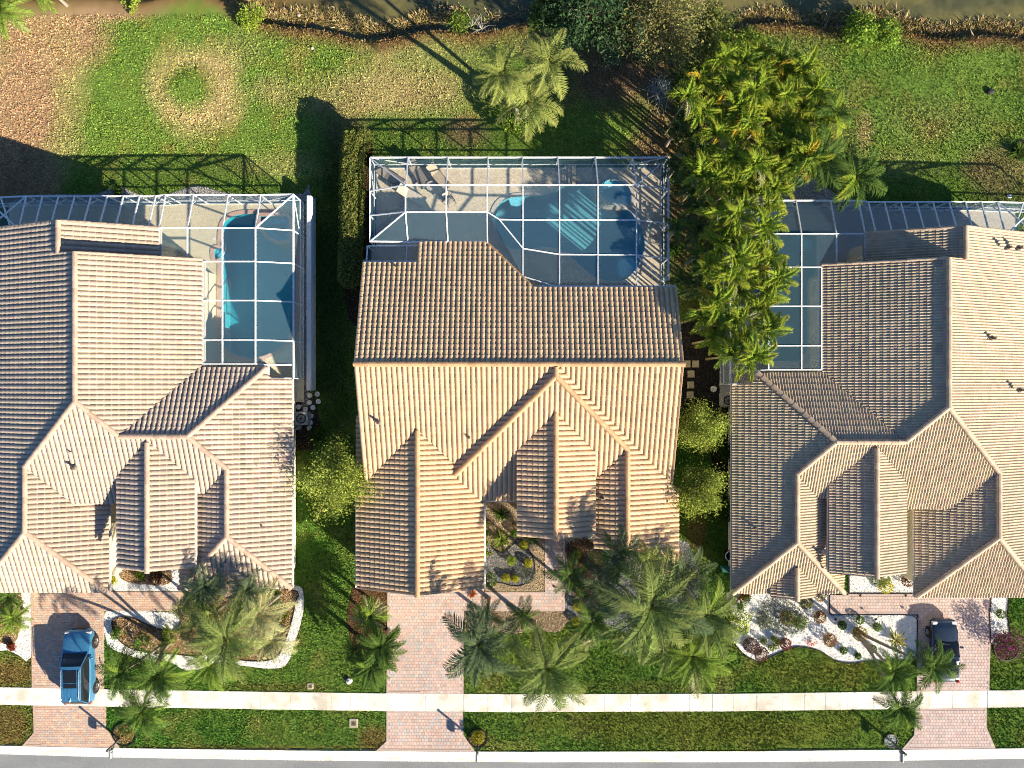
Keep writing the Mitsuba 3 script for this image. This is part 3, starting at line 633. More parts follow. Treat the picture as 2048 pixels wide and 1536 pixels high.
# ------------------------------------------------------------------ road, kerb, pavement
struct('road', mikit.ply(extrude(roadP, -.4, -.09), 'asphalt'))
kerb = put('kerb', mikit.ply(extrude(curbP.buffer(-.03), -.3, -.065), 'curb_concrete'), None, kind='structure')
jx = [-230, -138, -46, 46, 138, 230, 321, 413, 503, 597, 689, 782, 875, 969, 1064, 1156, 1250, 1343, 1436, 1527, 1619, 1711, 1803, 1893, 1983, 2075, 2170, 2260]
for a, b in zip(jx[:-1], jx[1:]):
    a2, b2 = a + .35, b - .35
    q = [P(a2, cb_top(a2) + .3), P(b2, cb_top(b2) + .3), P(b2, cb_bot(b2)), P(a2, cb_bot(a2))]
    mid = [.62 * np.array(q[0]) + .38 * np.array(q[3]), .62 * np.array(q[1]) + .38 * np.array(q[2])]
    zs = [.05, .05, -.035, -.035, -.05, -.05]
    top = [q[0], q[1], mid[1], mid[0], q[2], q[3]]
    v = np.array([[p[0], p[1], z] for p, z in zip(top, zs)] + [[p[0], p[1], -.3] for p in top])
    f = np.array([[0, 3, 2], [0, 2, 1], [3, 5, 4], [3, 4, 2], [0, 1, 7], [0, 7, 6], [5, 11, 10], [5, 10, 4], [0, 6, 9], [0, 9, 3], [3, 9, 11], [3, 11, 5], [1, 2, 8], [1, 8, 7], [2, 4, 10], [2, 10, 8]])
    put('segment', mikit.ply((v, f), 'curb_concrete'), kerb)
pav = put('pavement', mikit.ply(extrude(walkP.buffer(-.02), -.2, .012), 'curb_concrete'), None, kind='structure')
jx = [-200, -130, -62, 0, 64, 137, 210, 272, 333, 395, 458, 521, 580, 622.7, 663, 700.7, 735, 773, 850, 926, 974.7, 1022, 1070, 1113, 1157, 1208, 1261, 1337, 1378, 1424, 1465.7, 1513, 1565, 1608, 1651, 1694, 1747, 1833, 1904, 1974, 2040, 2110, 2180]
for a, b in zip(jx[:-1], jx[1:]):
    a2, b2 = a + .4, b - .4
    c = [P(a2, sw_top(a2)), P(b2, sw_top(b2)), P(b2, sw_bot(b2)), P(a2, sw_bot(a2))]
    r = .012
    z = .035 + rng.normal(0, .004)
    v = np.array([[p[0], p[1], z - r] for p in c] + [[p[0], p[1], -.1] for p in c] + [[p[0] + sx_ * r, p[1] + sy_ * r, z] for p, (sx_, sy_) in zip(c, ((1, -1), (-1, -1), (-1, 1), (1, 1)))])
    f = [[8, 10, 9], [8, 11, 10]]
    for i in range(4):
        j = (i + 1) % 4
        f += [[8 + i, 8 + j, j], [8 + i, j, i], [i, j, 4 + j], [i, 4 + j, 4 + i]]
    put('slab', mikit.ply((v, np.array(f)), 'concrete'), pav)
# ------------------------------------------------------------------ paved drives
def pavers(name, areas, size, palette, base, bond=True, rot=0.0):
    area = so.unary_union(areas)
    k = struct(name, mikit.ply(extrude(area, -.2, .016), princ(base, .9, .1)))
    acc = Acc()
    sx_, sy_ = size
    x0, y0, x1, y1 = area.bounds
    shr = area.buffer(-.12); shapely.prepare(shr)
    border = area.difference(area.buffer(-.13))
    put('edging_course', mikit.ply(extrude(border, 0, .033), princ(tuple(palette.mean(0) * .8), .85, .2)), k)
    rows = np.arange(y0, y1, sy_)
    for ri, yy in enumerate(rows):
        xs = np.arange(x0 - (sx_ / 2 if (ri % 2 and bond) else 0), x1, sx_)
        ok = shapely.contains_xy(shr, xs + sx_ / 2, np.full(len(xs), yy + sy_ / 2))
        xs = xs[ok]; m = len(xs)
        if not m: continue
        g = .009
        jz = .034 + rng.normal(0, .0015, m)
        bx = np.stack([np.column_stack([xs + g, np.full(m, yy + g)]), np.column_stack([xs + sx_ - g, np.full(m, yy + g)]), np.column_stack([xs + sx_ - g, np.full(m, yy + sy_ - g)]), np.column_stack([xs + g, np.full(m, yy + sy_ - g)])], 1)
        top = np.concatenate([bx, np.repeat(jz[:, None, None], 4, 1)], 2); bot = np.concatenate([bx, np.full((m, 4, 1), .0)], 2)
        v = np.concatenate([top, bot], 1).reshape(-1, 3)
        f1 = np.array([[0, 1, 2], [0, 2, 3], [0, 4, 5], [0, 5, 1], [1, 5, 6], [1, 6, 2], [2, 6, 7], [2, 7, 3], [3, 7, 4], [3, 4, 0]])
        f = (f1[None] + 8 * np.arange(m)[:, None, None]).reshape(-1, 3)
        tone = meshkit.fbm(np.column_stack([xs * .5, np.full(m, yy * .5), np.full(m, .3)]), 3)
        c = palette[rng.integers(0, len(palette), m)] * (rng.normal(1, .06, (m, 1))) * (.82 + .36 * tone[:, None])
        acc.add(v, f, np.repeat(c, 8, 0))
    put('paver', acc.ply(), k, kind='stuff')
pavers('driveway', [driveC, driveC2], (.225, .215), np.array([[.58, .43, .38], [.54, .45, .42], [.60, .47, .41], [.50, .46, .45], [.60, .44, .39]]), (.40, .31, .27))
pavers('driveway', [driveL, driveL2], (.23, .15), np.array([[.60, .42, .32], [.54, .42, .35], [.62, .46, .35], [.50, .42, .38], [.58, .38, .30]]), (.44, .33, .26))
pavers('driveway', [driveR, driveR2], (.2, .2), np.array([[.56, .43, .40], [.52, .44, .42], [.58, .46, .42], [.55, .45, .44]]), (.44, .36, .33))
# ------------------------------------------------------------------ planting beds of stones and bark
def gravel(name, area, density, r, palette, base, label=None, z=0.0):
    k = struct(name, mikit.ply(extrude(area, -.15, z), princ(base, .95, .1)))
    q = scatter(area.buffer(-.03), int(area.area * density)); n = len(q)
    o = np.array([[1, 0, 0], [0, 1, 0], [-1, 0, 0], [0, -1, 0], [0, 0, 1.0]])
    ff = np.array([[0, 1, 4], [1, 2, 4], [2, 3, 4], [3, 0, 4]])
    a = rng.uniform(0, 2 * np.pi, n); s = r * rng.lognormal(0, .3, n)
    pts = o[None] * np.stack([s * rng.uniform(.8, 1.4, n), s * rng.uniform(.6, 1.0, n), s * rng.uniform(.7, 1.1, n)], 1)[:, None, :]
    ca, sa = np.cos(a)[:, None], np.sin(a)[:, None]
    x = pts[..., 0] * ca - pts[..., 1] * sa + q[:, :1]; y = pts[..., 0] * sa + pts[..., 1] * ca + q[:, 1:]
    v = np.stack([x, y, pts[..., 2] + z], 2)
    v[:, 4, :2] += rng.normal(0, .3, (n, 2)) * s[:, None]
    f = (ff[None] + 5 * np.arange(n)[:, None, None]).reshape(-1, 3)
    c = palette[rng.integers(0, len(palette), n)] * rng.uniform(.75, 1.15, (n, 1))
    put('stone' if r > .02 and base[0] > .1 or 'gravel' in name else 'bark', cply((v.reshape(-1, 3), f), 'painted', color=np.clip(np.repeat(c, 5, 0), 0, 1)), k, kind='stuff')
WHITE = np.array([[.82, .82, .81], [.76, .76, .75], [.86, .86, .85], [.68, .68, .67]])
GREYW = np.array([[.48, .47, .45], [.36, .36, .35], [.60, .58, .54], [.25, .25, .25]])
SLATE = np.array([[.20, .215, .235], [.14, .15, .17], [.28, .29, .30], [.36, .36, .36]])
TAN = np.array([[.50, .40, .27], [.40, .31, .20], [.58, .48, .34], [.30, .23, .15], [.45, .40, .33]])
BARK = np.array([[.17, .095, .045], [.12, .065, .035], [.24, .14, .07], [.08, .05, .03]])
STRAW = np.array([[.36, .24, .11], [.28, .17, .08], [.42, .30, .16], [.16, .09, .05]])
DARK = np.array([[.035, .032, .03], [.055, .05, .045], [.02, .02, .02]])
for a in (bedL, bedL2, bedL3): gravel('white_gravel', a, 420, .03, WHITE, (.66, .66, .65))
for a in (bedR, bedR2, bedR3): gravel('white_gravel', a, 300, .032, WHITE * 1.08, (.80, .80, .79))
for a in (mulchL, mulchL2, mulchL3): gravel('bark_mulch', a, 320, .035, STRAW, (.17, .10, .05), z=.02)
gravel('tan_gravel', courtC, 420, .032, TAN, (.30, .23, .15)); gravel('tan_gravel', bedC2, 380, .035, TAN * .8, (.20, .14, .09))
gravel('slate_gravel', slateC, 420, .03, SLATE, (.10, .105, .12), z=.02); gravel('slate_gravel', bedC3, 320, .035, SLATE * 1.15, (.11, .11, .115))
gravel('bark_mulch', mulchC3, 320, .035, BARK, (.07, .045, .025), z=.02); gravel('bark_mulch', bedC4, 300, .035, BARK, (.07, .045, .025))
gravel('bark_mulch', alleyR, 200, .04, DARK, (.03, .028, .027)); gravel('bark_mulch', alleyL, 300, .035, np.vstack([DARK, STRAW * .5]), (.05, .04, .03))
gravel('bark_mulch', bedHedge, 120, .04, BARK * .6, (.04, .03, .02))
gravel('grey_gravel', poolgravL, 420, .035, GREYW, (.25, .25, .24)); gravel('grey_gravel', poolgravR, 300, .035, GREYW, (.25, .25, .24))
def edging(pg, name='bed_edging', label=None):
    """thin black plastic strip round a bed"""
    a = Acc()
    for g in getattr(pg, 'geoms', [pg]):
        ring = np.array(g.exterior.coords)
        for p, q in zip(ring[:-1], ring[1:]):
            if np.linalg.norm(q - p) > .02: a.add(*beamvf((*p, .03), (*q, .03), .03, .1), (.03, .03, .032))
    put(name, a.ply(), None, label=label, category='edging')
edging(mulchL, label='black plastic edging round the bark island beside the blue car'); edging(bedR.difference(driveR.buffer(.05)), label='black edging round the large white gravel bed'); edging(slateC, label='black edging round the slate circle in the courtyard')
edging(bedR2, label='black edging round the small white gravel bed by the cream house door'); edging(bedR3, label='black edging along the narrow white gravel strip right of the dark blue car')
# ------------------------------------------------------------------ pools, decks, screen enclosures
def herring(p, n, uv):
    bx = cell_rand(p.x / .2 + dr.floor(p.y / .1) * .5, p.y / .1, 0)
    return mi.Color3f(.68, .60, .47) * (.84 + .2 * bx) * (.88 + .2 * fbm(p.x * .6, p.y * .6, 0, 3))
scene['deck_pavers'] = princ(mikit.proc(herring), .85, .2)
scene['deck_cream'] = princ(mikit.proc(lambda p, n, uv: mi.Color3f(.62, .57, .42) * (.86 + .22 * fbm(p.x * .5, p.y * .5, 0, 4))), .8, .25)
scene['deck_grey'] = princ(mikit.proc(lambda p, n, uv: mi.Color3f(.46, .45, .42) * (.86 + .22 * fbm(p.x * .5, p.y * .5, 0, 4))), .8, .25)
def ring_walls(pg, z0, z1, col, acc, inward=True):
    r = np.array(pg.exterior.coords)[:-1]
    n = len(r)
    v = np.vstack([np.column_stack([r, np.full(n, z0)]), np.column_stack([r, np.full(n, z1)])])
    i = np.arange(n); j = (i + 1) % n
    acc.add(v, np.column_stack([i, j, j + n, i + n]), col)
def sheet(pg, z, col, acc):
    for g in getattr(pg, 'geoms', [pg]):
        v, f = trimesh.creation.triangulate_polygon(g, engine='earcut')
        acc.add(np.column_stack([v, np.full(len(v), z)]), f, col)
def pool(label, outline, col, coping, depth=1.5, spa=None, extra=(), cop_w=.26, wet=None):
    k = thing('swimming_pool', label, 'pool')
    pg = poly(outline); b = Acc()
    ring_walls(pg, -depth, .09, np.array(col) * 1.05, b)
    sheet(pg, -depth, col, b)
    put('basin', b.ply(), k)
    water = pg
    if spa is not None:
        sp = poly(spa); s = Acc()
        ring_walls(sp, -.9, .3, np.array(col) * 1.3, s); sheet(sp, -.9, np.array(col) * 1.35, s)
        seat = sp.difference(sp.buffer(-.38)); s.mesh(extrude(seat, -.9, -.42), np.array(col) * 1.6)
        rim = sp.buffer(.22).difference(sp); s.mesh(extrude(rim, -depth, .3), coping)
        sk = put('spa', s.ply(), k)
        w = Acc(); sheet(sp, .2, (1, 1, 1), w)
        v, f, _ = w.get(); put('water', mikit.ply((v, f), 'pool_water'), sk)
        water = pg.difference(sp.buffer(.22))
    for nm, e, z in extra:
        e = poly(e); a = Acc(); a.mesh(extrude(e, -depth, z), np.array(col) * 1.7 + .04); put(nm, a.ply(), k)
    cop = pg.buffer(cop_w, join_style=1).difference(pg)
    if spa is not None: cop = cop.difference(sp.buffer(.22))
    put('coping', mikit.ply(extrude(cop, .05, .125), princ(coping, .8, .2)), k)
    w = Acc(); sheet(water, .0, (1, 1, 1), w); v, f, _ = w.get()
    put('water', mikit.ply((v, f), 'pool_water'), k)
    return pg, (pg if spa is None else pg.union(sp.buffer(.22)))
poolC_pts = curve([(988, 440), (991, 420), (1005, 402), (1030, 395), (1056, 393), (1090, 391), (1112, 380), (1138, 372), (1165, 372), (1185, 380), (1200, 397), (1220, 412), (1254, 420), (1271, 439), (1284, 462), (1289, 492), (1282, 518), (1270, 540), (1248, 560), (1215, 562), (1187, 553), (1161, 531), (1143, 515), (1129, 505), (1111, 497), (1090, 494), (1071, 496), (1046, 499), (1020, 496), (1000, 475)], 4)
spaC = curve([(1195, 380), (1205, 366), (1225, 358), (1247, 366), (1260, 385), (1259, 410), (1230, 408), (1208, 400)], 4)
pgC, hcut = pool('kidney shaped blue pool with a round spa behind the middle house', poolC_pts, (.10, .40, .52), (.52, .50, .46), spa=spaC,
                 extra=[('sun_shelf', curve([(1018, 392), (1024, 380), (1036, 377), (1046, 384), (1050, 398), (1038, 410), (1022, 408)], 3), -.25),
                        ('step', curve([(1240, 520), (1262, 512), (1275, 525), (1266, 545), (1245, 552)], 3), -.45)])
holeC = pgC.union(poly(spaC).buffer(.2))
poolL_pts = curve([(444, 470), (450, 445), (470, 432), (500, 428), (530, 428), (578, 428), (590, 440), (592, 500), (592, 600), (588, 650), (575, 682), (548, 703), (520, 714), (497, 716), (472, 710), (452, 695), (444, 670), (443, 600), (443, 522), (432, 520), (430, 500), (443, 496)], 4)
pgL, _ = pool('long teal pool with pink coping behind the pinkish beige house', poolL_pts, (.02, .34, .46), (.52, .36, .29), spa=[(522, 434), (575, 434), (580, 440), (580, 480), (560, 484), (540, 474), (524, 455)],
              extra=[('step', [(431, 500), (444, 500), (444, 520), (433, 520)], -.15)])
holeL = pgL.union(poly([(522, 434), (575, 434), (580, 440), (580, 480), (560, 484), (540, 474), (524, 455)]).buffer(.2))
poolR_pts = [(1508, 475), (1520, 462), (1618, 462), (1632, 474), (1632, 545), (1614, 562), (1614, 700), (1600, 722), (1530, 722), (1508, 705)]
pgR, _ = pool('straight sided blue pool beside the palm thicket and the cream house', poolR_pts, (.04, .28, .38), (.42, .43, .42), extra=[('step', [(1596, 464), (1630, 480), (1630, 500), (1600, 480)], -.4)])
for nm, dk_, hole, mat in (('pool_deck', deckC, holeC, 'deck_pavers'), ('pool_deck', deckL, holeL, 'deck_cream'), ('pool_deck', deckR, pgR, 'deck_grey')):
    struct(nm, mikit.ply(extrude(dk_.difference(hole.buffer(.02)), -.35, .08), mat))
st = Acc()
for i, (a, b) in enumerate((((1290, 446), (1327, 434)), ((1290, 458), (1327, 446)), ((1290, 470), (1327, 458)))):
    p, q = P(*a), P(*b); st.add(*beamvf((p[0], p[1], .08 + .06 * (i + 1)), (q[0], q[1], .08 + .06 * (i + 1)), .42, .12 * (i + 1)), (.5, .46, .38))
put('deck_steps', st.ply(), None, label='low beige deck steps beside the right end of the kidney shaped pool', category='steps')
st = Acc()
for i in range(3): st.add(*boxvf((P(1133 + i * 7, 0)[0], P(0, 352)[1], .1 + .05 * i), (.24, 1.3, .06 + .1 * i)), (.5, .46, .38))
put('deck_steps', st.ply(), None, label='low beige deck steps at the lawn side of the kidney shaped pool', category='steps')
# screen cages -----------------------------------------------------
ZE, ZT = 2.42, 3.45
class Cage:
    def __init__(s, label): s.k = thing('pool_enclosure', label, 'pool enclosure')
    def beam(s, a, b, w=.07, h=.09, name='beam', up=(0, 0, 1)): put(name, mikit.ply(beamvf(a, b, w, h, up), 'white_metal'), s.k)
    def post(s, p, z=ZE): s.beam((p[0], p[1], .05), (p[0], p[1], z), .06, .06, 'post')
    def panel(s, *pts):
        v = np.array(pts, float)
        f = [[0, i, i + 1] for i in range(1, len(v) - 1)]
        put('screen_panel', mikit.ply((v, np.array(f)), 'mesh_screen'), s.k)
    def wall(s, pts, z=ZE):
        """posts, chair rail, top rail and screens along a line"""
        for p in pts: s.post(p, z)
        for a, b in zip(pts[:-1], pts[1:]):
            for zz, w in ((.1, .05), (.92, .05), (z, .1)): s.beam((a[0], a[1], zz), (b[0], b[1], zz), w, .07, 'rail')
            s.panel((a[0], a[1], .12), (b[0], b[1], .12), (b[0], b[1], z), (a[0], a[1], z))
c = Cage('white framed screen cage over the kidney shaped pool')
xt = [811, 892.5, 974.5, 1046, 1119, 1196, 1273]; xe = [816, 896, 976, 1045, 1116, 1191, 1266]
NW, NE = P(740, 315.5, ZE), P(1337, 314.5, ZE)
eave = [P(x, 315.2, ZE) for x in xe]; top = [P(x, 370, ZT) for x in xt]
SW = P(740, 483, ZE); 
c.wall([NW] + eave + [NE])
wW = [NW, P(740, 382, ZE), P(741, 431, ZE), SW]; wE = [NE, P(1336, 378, ZE), P(1336, 447, ZE), P(1336, 517, ZE), P(1338, 574, ZE)]
for q in wW + wE: q[0] = NW[0] if q[0] < 0 else NE[0]
c.wall(wW); c.wall(wE)
for e_, t_ in zip(eave, top): c.beam(e_, t_)
c.beam(NW, top[0]); c.beam(NE, top[-1])
for a, b in zip(top[:-1], top[1:]): c.beam(a, b)
m1 = [P(811, 424, ZT), P(892.5, 424, ZT), P(974.5, 424, ZT)]
m2 = [P(974.5 + 24, 439, ZT), P(1046, 440, ZT), P(1119, 440, ZT), P(1196, 440, ZT), P(1273, 440, ZT)]
m3 = [P(1046, 497, ZT), P(1119, 509, ZT), P(1196, 509.5, ZT), P(1273, 510, ZT)]
for l in (m1, m2, m3):
    for a, b in zip(l[:-1], l[1:]): c.beam(a, b)
c.beam(m1[2], m2[0]); c.beam(m2[0], m3[0])
h1 = [P(816, 484, 2.6), P(896, 484, 2.9), P(975, 485, 2.98)]; h2 = [P(1046, 553, 3.7), P(1119, 575, 4.05), P(1196, 575, 4.05), P(1273, 575, 4.05)]
for a, b in zip(m1, h1): c.beam(a, b)
for a, b in zip(m3, h2): c.beam(a, b)
for i in range(3): c.beam(top[i], m1[i])
for i in range(4): c.beam(top[3 + i], m2[1 + i]); c.beam(m2[1 + i], m3[i])
c.beam(top[0], wW[1]); c.beam(m1[0], wW[2]); c.beam(m1[0], SW)
c.beam(top[-1], wE[1]); c.beam(m2[-1], wE[2]); c.beam(m3[-1], wE[3]); c.beam(m3[-1], wE[4])
c.beam(SW, h1[0], .1, .1); c.beam(h1[0], h1[1], .1, .1); c.beam(h2[0], h2[1]); c.beam(h2[1], h2[2]); c.beam(h2[2], h2[3]); c.beam(h2[3], wE[4])
for i in range(6): c.panel(eave[i], eave[i + 1], top[i + 1], top[i])
c.panel(NW, eave[0], top[0]); c.panel(NE, eave[-1], top[-1]); c.panel(NW, top[0], wW[1]); c.panel(NE, top[-1], wE[1])
c.panel(top[0], m1[0], wW[2], wW[1]); c.panel(m1[0], SW, wW[2]); c.panel(m1[0], h1[0], SW)
for i in range(2): c.panel(top[i], top[i + 1], m1[i + 1], m1[i]); c.panel(m1[i], m1[i + 1], h1[i + 1], h1[i])
c.panel(top[2], top[3], m2[1], m2[0], m1[2]); c.panel(m2[0], m2[1], m3[0]); c.panel(m1[2], m2[0], m3[0], h2[0], h1[2])
for i in range(3): c.panel(top[3 + i], top[4 + i], m2[2 + i], m2[1 + i]); c.panel(m2[1 + i], m2[2 + i], m3[1 + i], m3[i]); c.panel(m3[i], m3[i + 1], h2[i + 1], h2[i])
c.panel(top[-1], wE[1], wE[2], m2[-1]); c.panel(m2[-1], wE[2], wE[3], m3[-1]); c.panel(m3[-1], wE[3], wE[4]); c.panel(m3[-1], wE[4], h2[3])
for e_, t_ in zip(eave[:], top[:]):                       # small knee braces at the lawn side
    a = np.array([e_[0], e_[1], 1.7]); b = e_ + (t_ - e_) * .32; c.beam(a, b, .05, .05, 'brace')
for a, b in ((NW, (eave[0][0], eave[0][1], .95)), (NE, (eave[-1][0], eave[-1][1], .95)), (NW, (wW[1][0], wW[1][1], .95)), (NE, (wE[1][0], wE[1][1], .95))): c.beam(a, b, .05, .05, 'brace')
s1 = [P(735, 492, 2.35), P(836, 491, 2.35), P(836, 521, 2.35), P(733, 521, 2.35)]       # the low side bay by the bedroom
c.beam(s1[0], s1[1], .08); c.beam(s1[0], s1[3], .08); c.beam((s1[0] + s1[1]) / 2 + [.9, 0, 0], (s1[2] + s1[3]) / 2 + [.9, 0, 0]); c.post(s1[0], 2.35); c.post(s1[3], 2.35); c.panel(*s1)

def side_cage(m, dy, label):
    c = Cage(label)
    def Q(px, py, z):
        p = P(px, py, z); return np.array([m * p[0], p[1] + dy, z])
    xt, xe = [318, 375, 445, 511], [331, 387, 456, 521]
    NE_ = Q(587, 389, ZE); eave = [Q(x, 390, ZE) for x in xe]; top = [Q(x, 456, ZT) for x in xt]
    ys = [461, 527, 604, 682, 757]
    E = [Q(587, y, ZE) for y in ys]
    for q in E: q[0] = NE_[0]
    c.wall(eave + [NE_]); c.wall([NE_] + E)
    r = [[Q(x, y, ZT) for x in (445, 511)] for y in (523, 601, 680, 728)]
    hx = [Q(405, y, 3.45) for y in (523, 601, 680, 728)]
    for a, b in zip(eave, top): c.beam(a, b)
    c.beam(NE_, top[3])
    for a, b in zip(top[:-1], top[1:]): c.beam(a, b)
    c.beam(top[3], E[0])
    col = [[top[2]] + [q[0] for q in r], [top[3]] + [q[1] for q in r]]
    for cc in col:
        for a, b in zip(cc[:-1], cc[1:]): c.beam(a, b)
    for i in range(4): c.beam(hx[i], r[i][0]); c.beam(r[i][0], r[i][1])
    for i in range(3): c.beam(r[i][1], E[i + 1]); c.beam(hx[i], hx[i + 1])
    e_end = Q(583, 730, ZE + .1); c.beam(r[3][1], Q(537, 730, 3.3)); c.beam(Q(537, 730, 3.3), e_end); c.beam(E[3], E[4]); c.beam(Q(537, 756, 3.2), Q(583, 757, 2.95), .08); c.beam(Q(537, 730, 3.3), Q(537, 756, 3.2), .08)
    c.beam(top[0], Q(318, 500, 3.45)); c.beam(top[1], Q(375, 512, 3.45))
    for i in range(3): c.panel(eave[i], eave[i + 1], top[i + 1], top[i])
    c.panel(eave[3], NE_, top[3]); c.panel(NE_, E[0], top[3])
    c.panel(top[0], top[1], Q(375, 512, 3.45), Q(318, 500, 3.45)); c.panel(top[1], top[2], r[0][0], hx[0], Q(375, 512, 3.45))
    prev = [hx[0], r[0][0], r[0][1], E[1]]
    c.panel(top[2], top[3], r[0][1], r[0][0]); c.panel(top[3], E[0], E[1], r[0][1])
    for i in range(1, 3):
        now = [hx[i], r[i][0], r[i][1], E[i + 1]]
        for j in range(3): c.panel(prev[j], prev[j + 1], now[j + 1], now[j])
        prev = now
    for j, (a, b) in enumerate(((hx[3], r[3][0]), (r[3][0], r[3][1]))): c.panel(prev[j], prev[j + 1], b, a)
    c.panel(r[2][1], E[3], e_end, r[3][1])
    # low lanai roof in front of the house
    xl = [53 + 32.3 * i for i in range(9)]
    el = [Q(x, 392.5, ZE) for x in xl]
    rl = [Q(x - 15 * (1 + .0 * i), np.interp(x - 15, [38, 120, 320], [456, 444, 456]), 3.4) for i, x in enumerate(xl)]
    for a, b in zip(el, rl): c.beam(a, b)
    for i in range(8): c.panel(el[i], el[i + 1], rl[i + 1], rl[i])
    c.panel(el[8], eave[0], top[0], rl[8])
    far = [Q(-120, 398, ZE), Q(-30, 396, ZE)]
    c.wall(far + el + [eave[0]])
    c.beam(far[1], Q(28, 450, 3.4)); c.beam(el[0], Q(-10, 445, 3.3)); c.beam(Q(2, 396, ZE), (Q(20, 452, 3.4)), .06); c.panel(far[0], far[1], Q(-10, 455, 3.3), Q(-80, 455, 3.2)); c.panel(far[1], el[0], rl[0], Q(-10, 455, 3.3))
    for e_, t_ in zip(eave + el[::2], top + rl[::2]):
        c.beam(np.array([e_[0], e_[1], 1.6]), e_ + (t_ - e_) * .3, .05, .05, 'brace')
    c.beam(NE_, np.array([eave[3][0], eave[3][1], .95]), .05, .05, 'brace'); c.beam(NE_, np.array([E[0][0], E[0][1], .95]), .05, .05, 'brace')
side_cage(1, 0, 'white framed screen cage over the long teal pool')
side_cage(-1, -.36, 'bluish white screen cage beside the palm thicket, over the straight sided pool')
# low white wall between two gardens
put('garden_wall', mikit.ply(chamferbox((-13.22, 5.93, .6), (.30, 12.7, 1.2), .03), 'white_stucco'), None, label='long low white wall beside the cage of the teal pool', category='wall')

# ------------------------------------------------------------------ patio furniture
SL, FR = np.array((.24, .22, .19)), (.06, .055, .05)
def lounger(px, py, ang, label, sling, frame=FR, back=40):
    k = thing('sun_lounger', label, 'sun lounger', 'sling loungers on the pool deck')
    x, y, _ = P(px, py, .3); M = T().translate([x, y, .08]).rotate([0, 0, 1], ang)
    a = Acc()
    for s in (-.33, .33): a.add(*tubevf([(-.95, s, .34), (.35, s, .34)], .022, 6), frame)
    for xx in (-.85, .25):
        for s in (-.33, .33): a.add(*tubevf([(xx, s, 0), (xx, s, .34)], .02, 6), frame)
    b = math.radians(back)
    for s in (-.33, .33): a.add(*tubevf([(.35, s, .34), (.35 + .75 * math.cos(b), s, .34 + .75 * math.sin(b))], .022, 6), frame)
    put('frame', a.ply(to_world=M), k)
    put('seat', Acc().add(*boxvf((-.3, 0, .35), (1.3, .62, .02)), sling).ply(to_world=M), k)
    put('backrest', Acc().add(*beamvf((.36, 0, .35), (.36 + .74 * math.cos(b), 0, .35 + .74 * math.sin(b)), .62, .02), sling).ply(to_world=M), k)
def chair(px, py, ang, label, sling, frame=FR):
    k = thing('patio_chair', label, 'chair', 'chairs on the pool deck')
    x, y, _ = P(px, py, .4); M = T().translate([x, y, .08]).rotate([0, 0, 1], ang)
    put('seat', Acc().add(*chamferbox((0, 0, .42), (.55, .55, .04), .02), sling).ply(to_world=M), k)
    put('backrest', Acc().add(*beamvf((-.26, 0, .45), (-.48, 0, 1.0), .55, .03), sling).ply(to_world=M), k)
    for xx, yy in ((.25, .27), (.25, -.27), (-.27, .27), (-.27, -.27)): put('leg', Acc().add(*tubevf([(xx, yy, 0), (xx, yy, .62)], .02, 6), frame).ply(to_world=M), k)
    for s in (.27, -.27): put('armrest', Acc().add(*beamvf((-.36, s, .63), (.28, s, .63), .05, .03), frame).ply(to_world=M), k)
lounger(782, 354, 148, 'dark sling lounger near the corner post of the middle pool cage', SL * .8)
lounger(838, 350, 122, 'grey sling lounger beside the low table on the middle pool deck', SL)
lounger(878, 356, 128, 'pale sling lounger furthest from the corner of the middle pool deck', np.array((.50, .42, .32)))
lounger(824, 392, 152, 'cream lounger behind the two dark loungers on the middle pool deck', np.array((.58, .52, .44)))
chair(888, 392, 120, 'dark framed chair on the middle pool deck', SL)
chair(900, 402, -60, 'cream cushioned chair on the middle pool deck', np.array((.55, .48, .4)))
k = thing('patio_table', 'small pale table between loungers on the middle pool deck', 'table')
x, y, _ = P(862, 372, .4)
put('table_top', Acc().add(*tubevf([(x, y, .46), (x, y, .49)], .32, 16), (.5, .47, .42)).ply(), k)
for i in range(3): put('leg', Acc().add(*tubevf([(x + .22 * math.cos(i * 2.1), y + .22 * math.sin(i * 2.1), .08), (x + .1 * math.cos(i * 2.1), y + .1 * math.sin(i * 2.1), .46)], .018, 6), FR).ply(), k)
k = thing('pool_handrail', 'slim metal handrail beside the round spa', 'handrail')
p, q = P(1238, 356, .5), P(1252, 343, .5)
put('rail', mikit.ply(tubevf([(p[0], p[1], .1), (p[0], p[1], .8), ((p[0] + q[0]) / 2, (p[1] + q[1]) / 2, .92), (q[0], q[1], .8), (q[0], q[1], .1)], .03, 8), 'alloy'), k)
x, y, _ = P(427, 477, .1)
put('deck_drain', Acc().add(*tubevf([(x, y, .06), (x, y, .095)], .11, 14), (.7, .7, .68)).ply(), None, label='round white skimmer lid on the cream deck of the teal pool', category='lid')
a = Acc()
for pts in ([(452, 487), (451, 500), (446, 512), (437, 522)],): a.add(*tubevf([(*P(u, v_, 0)[:2], .04) for u, v_ in curve(pts, 4, False)], .022, 6), (.75, .74, .7))
put('pool_hose', a.ply(), None, label='white cleaning hose floating on the teal pool', category='hose')
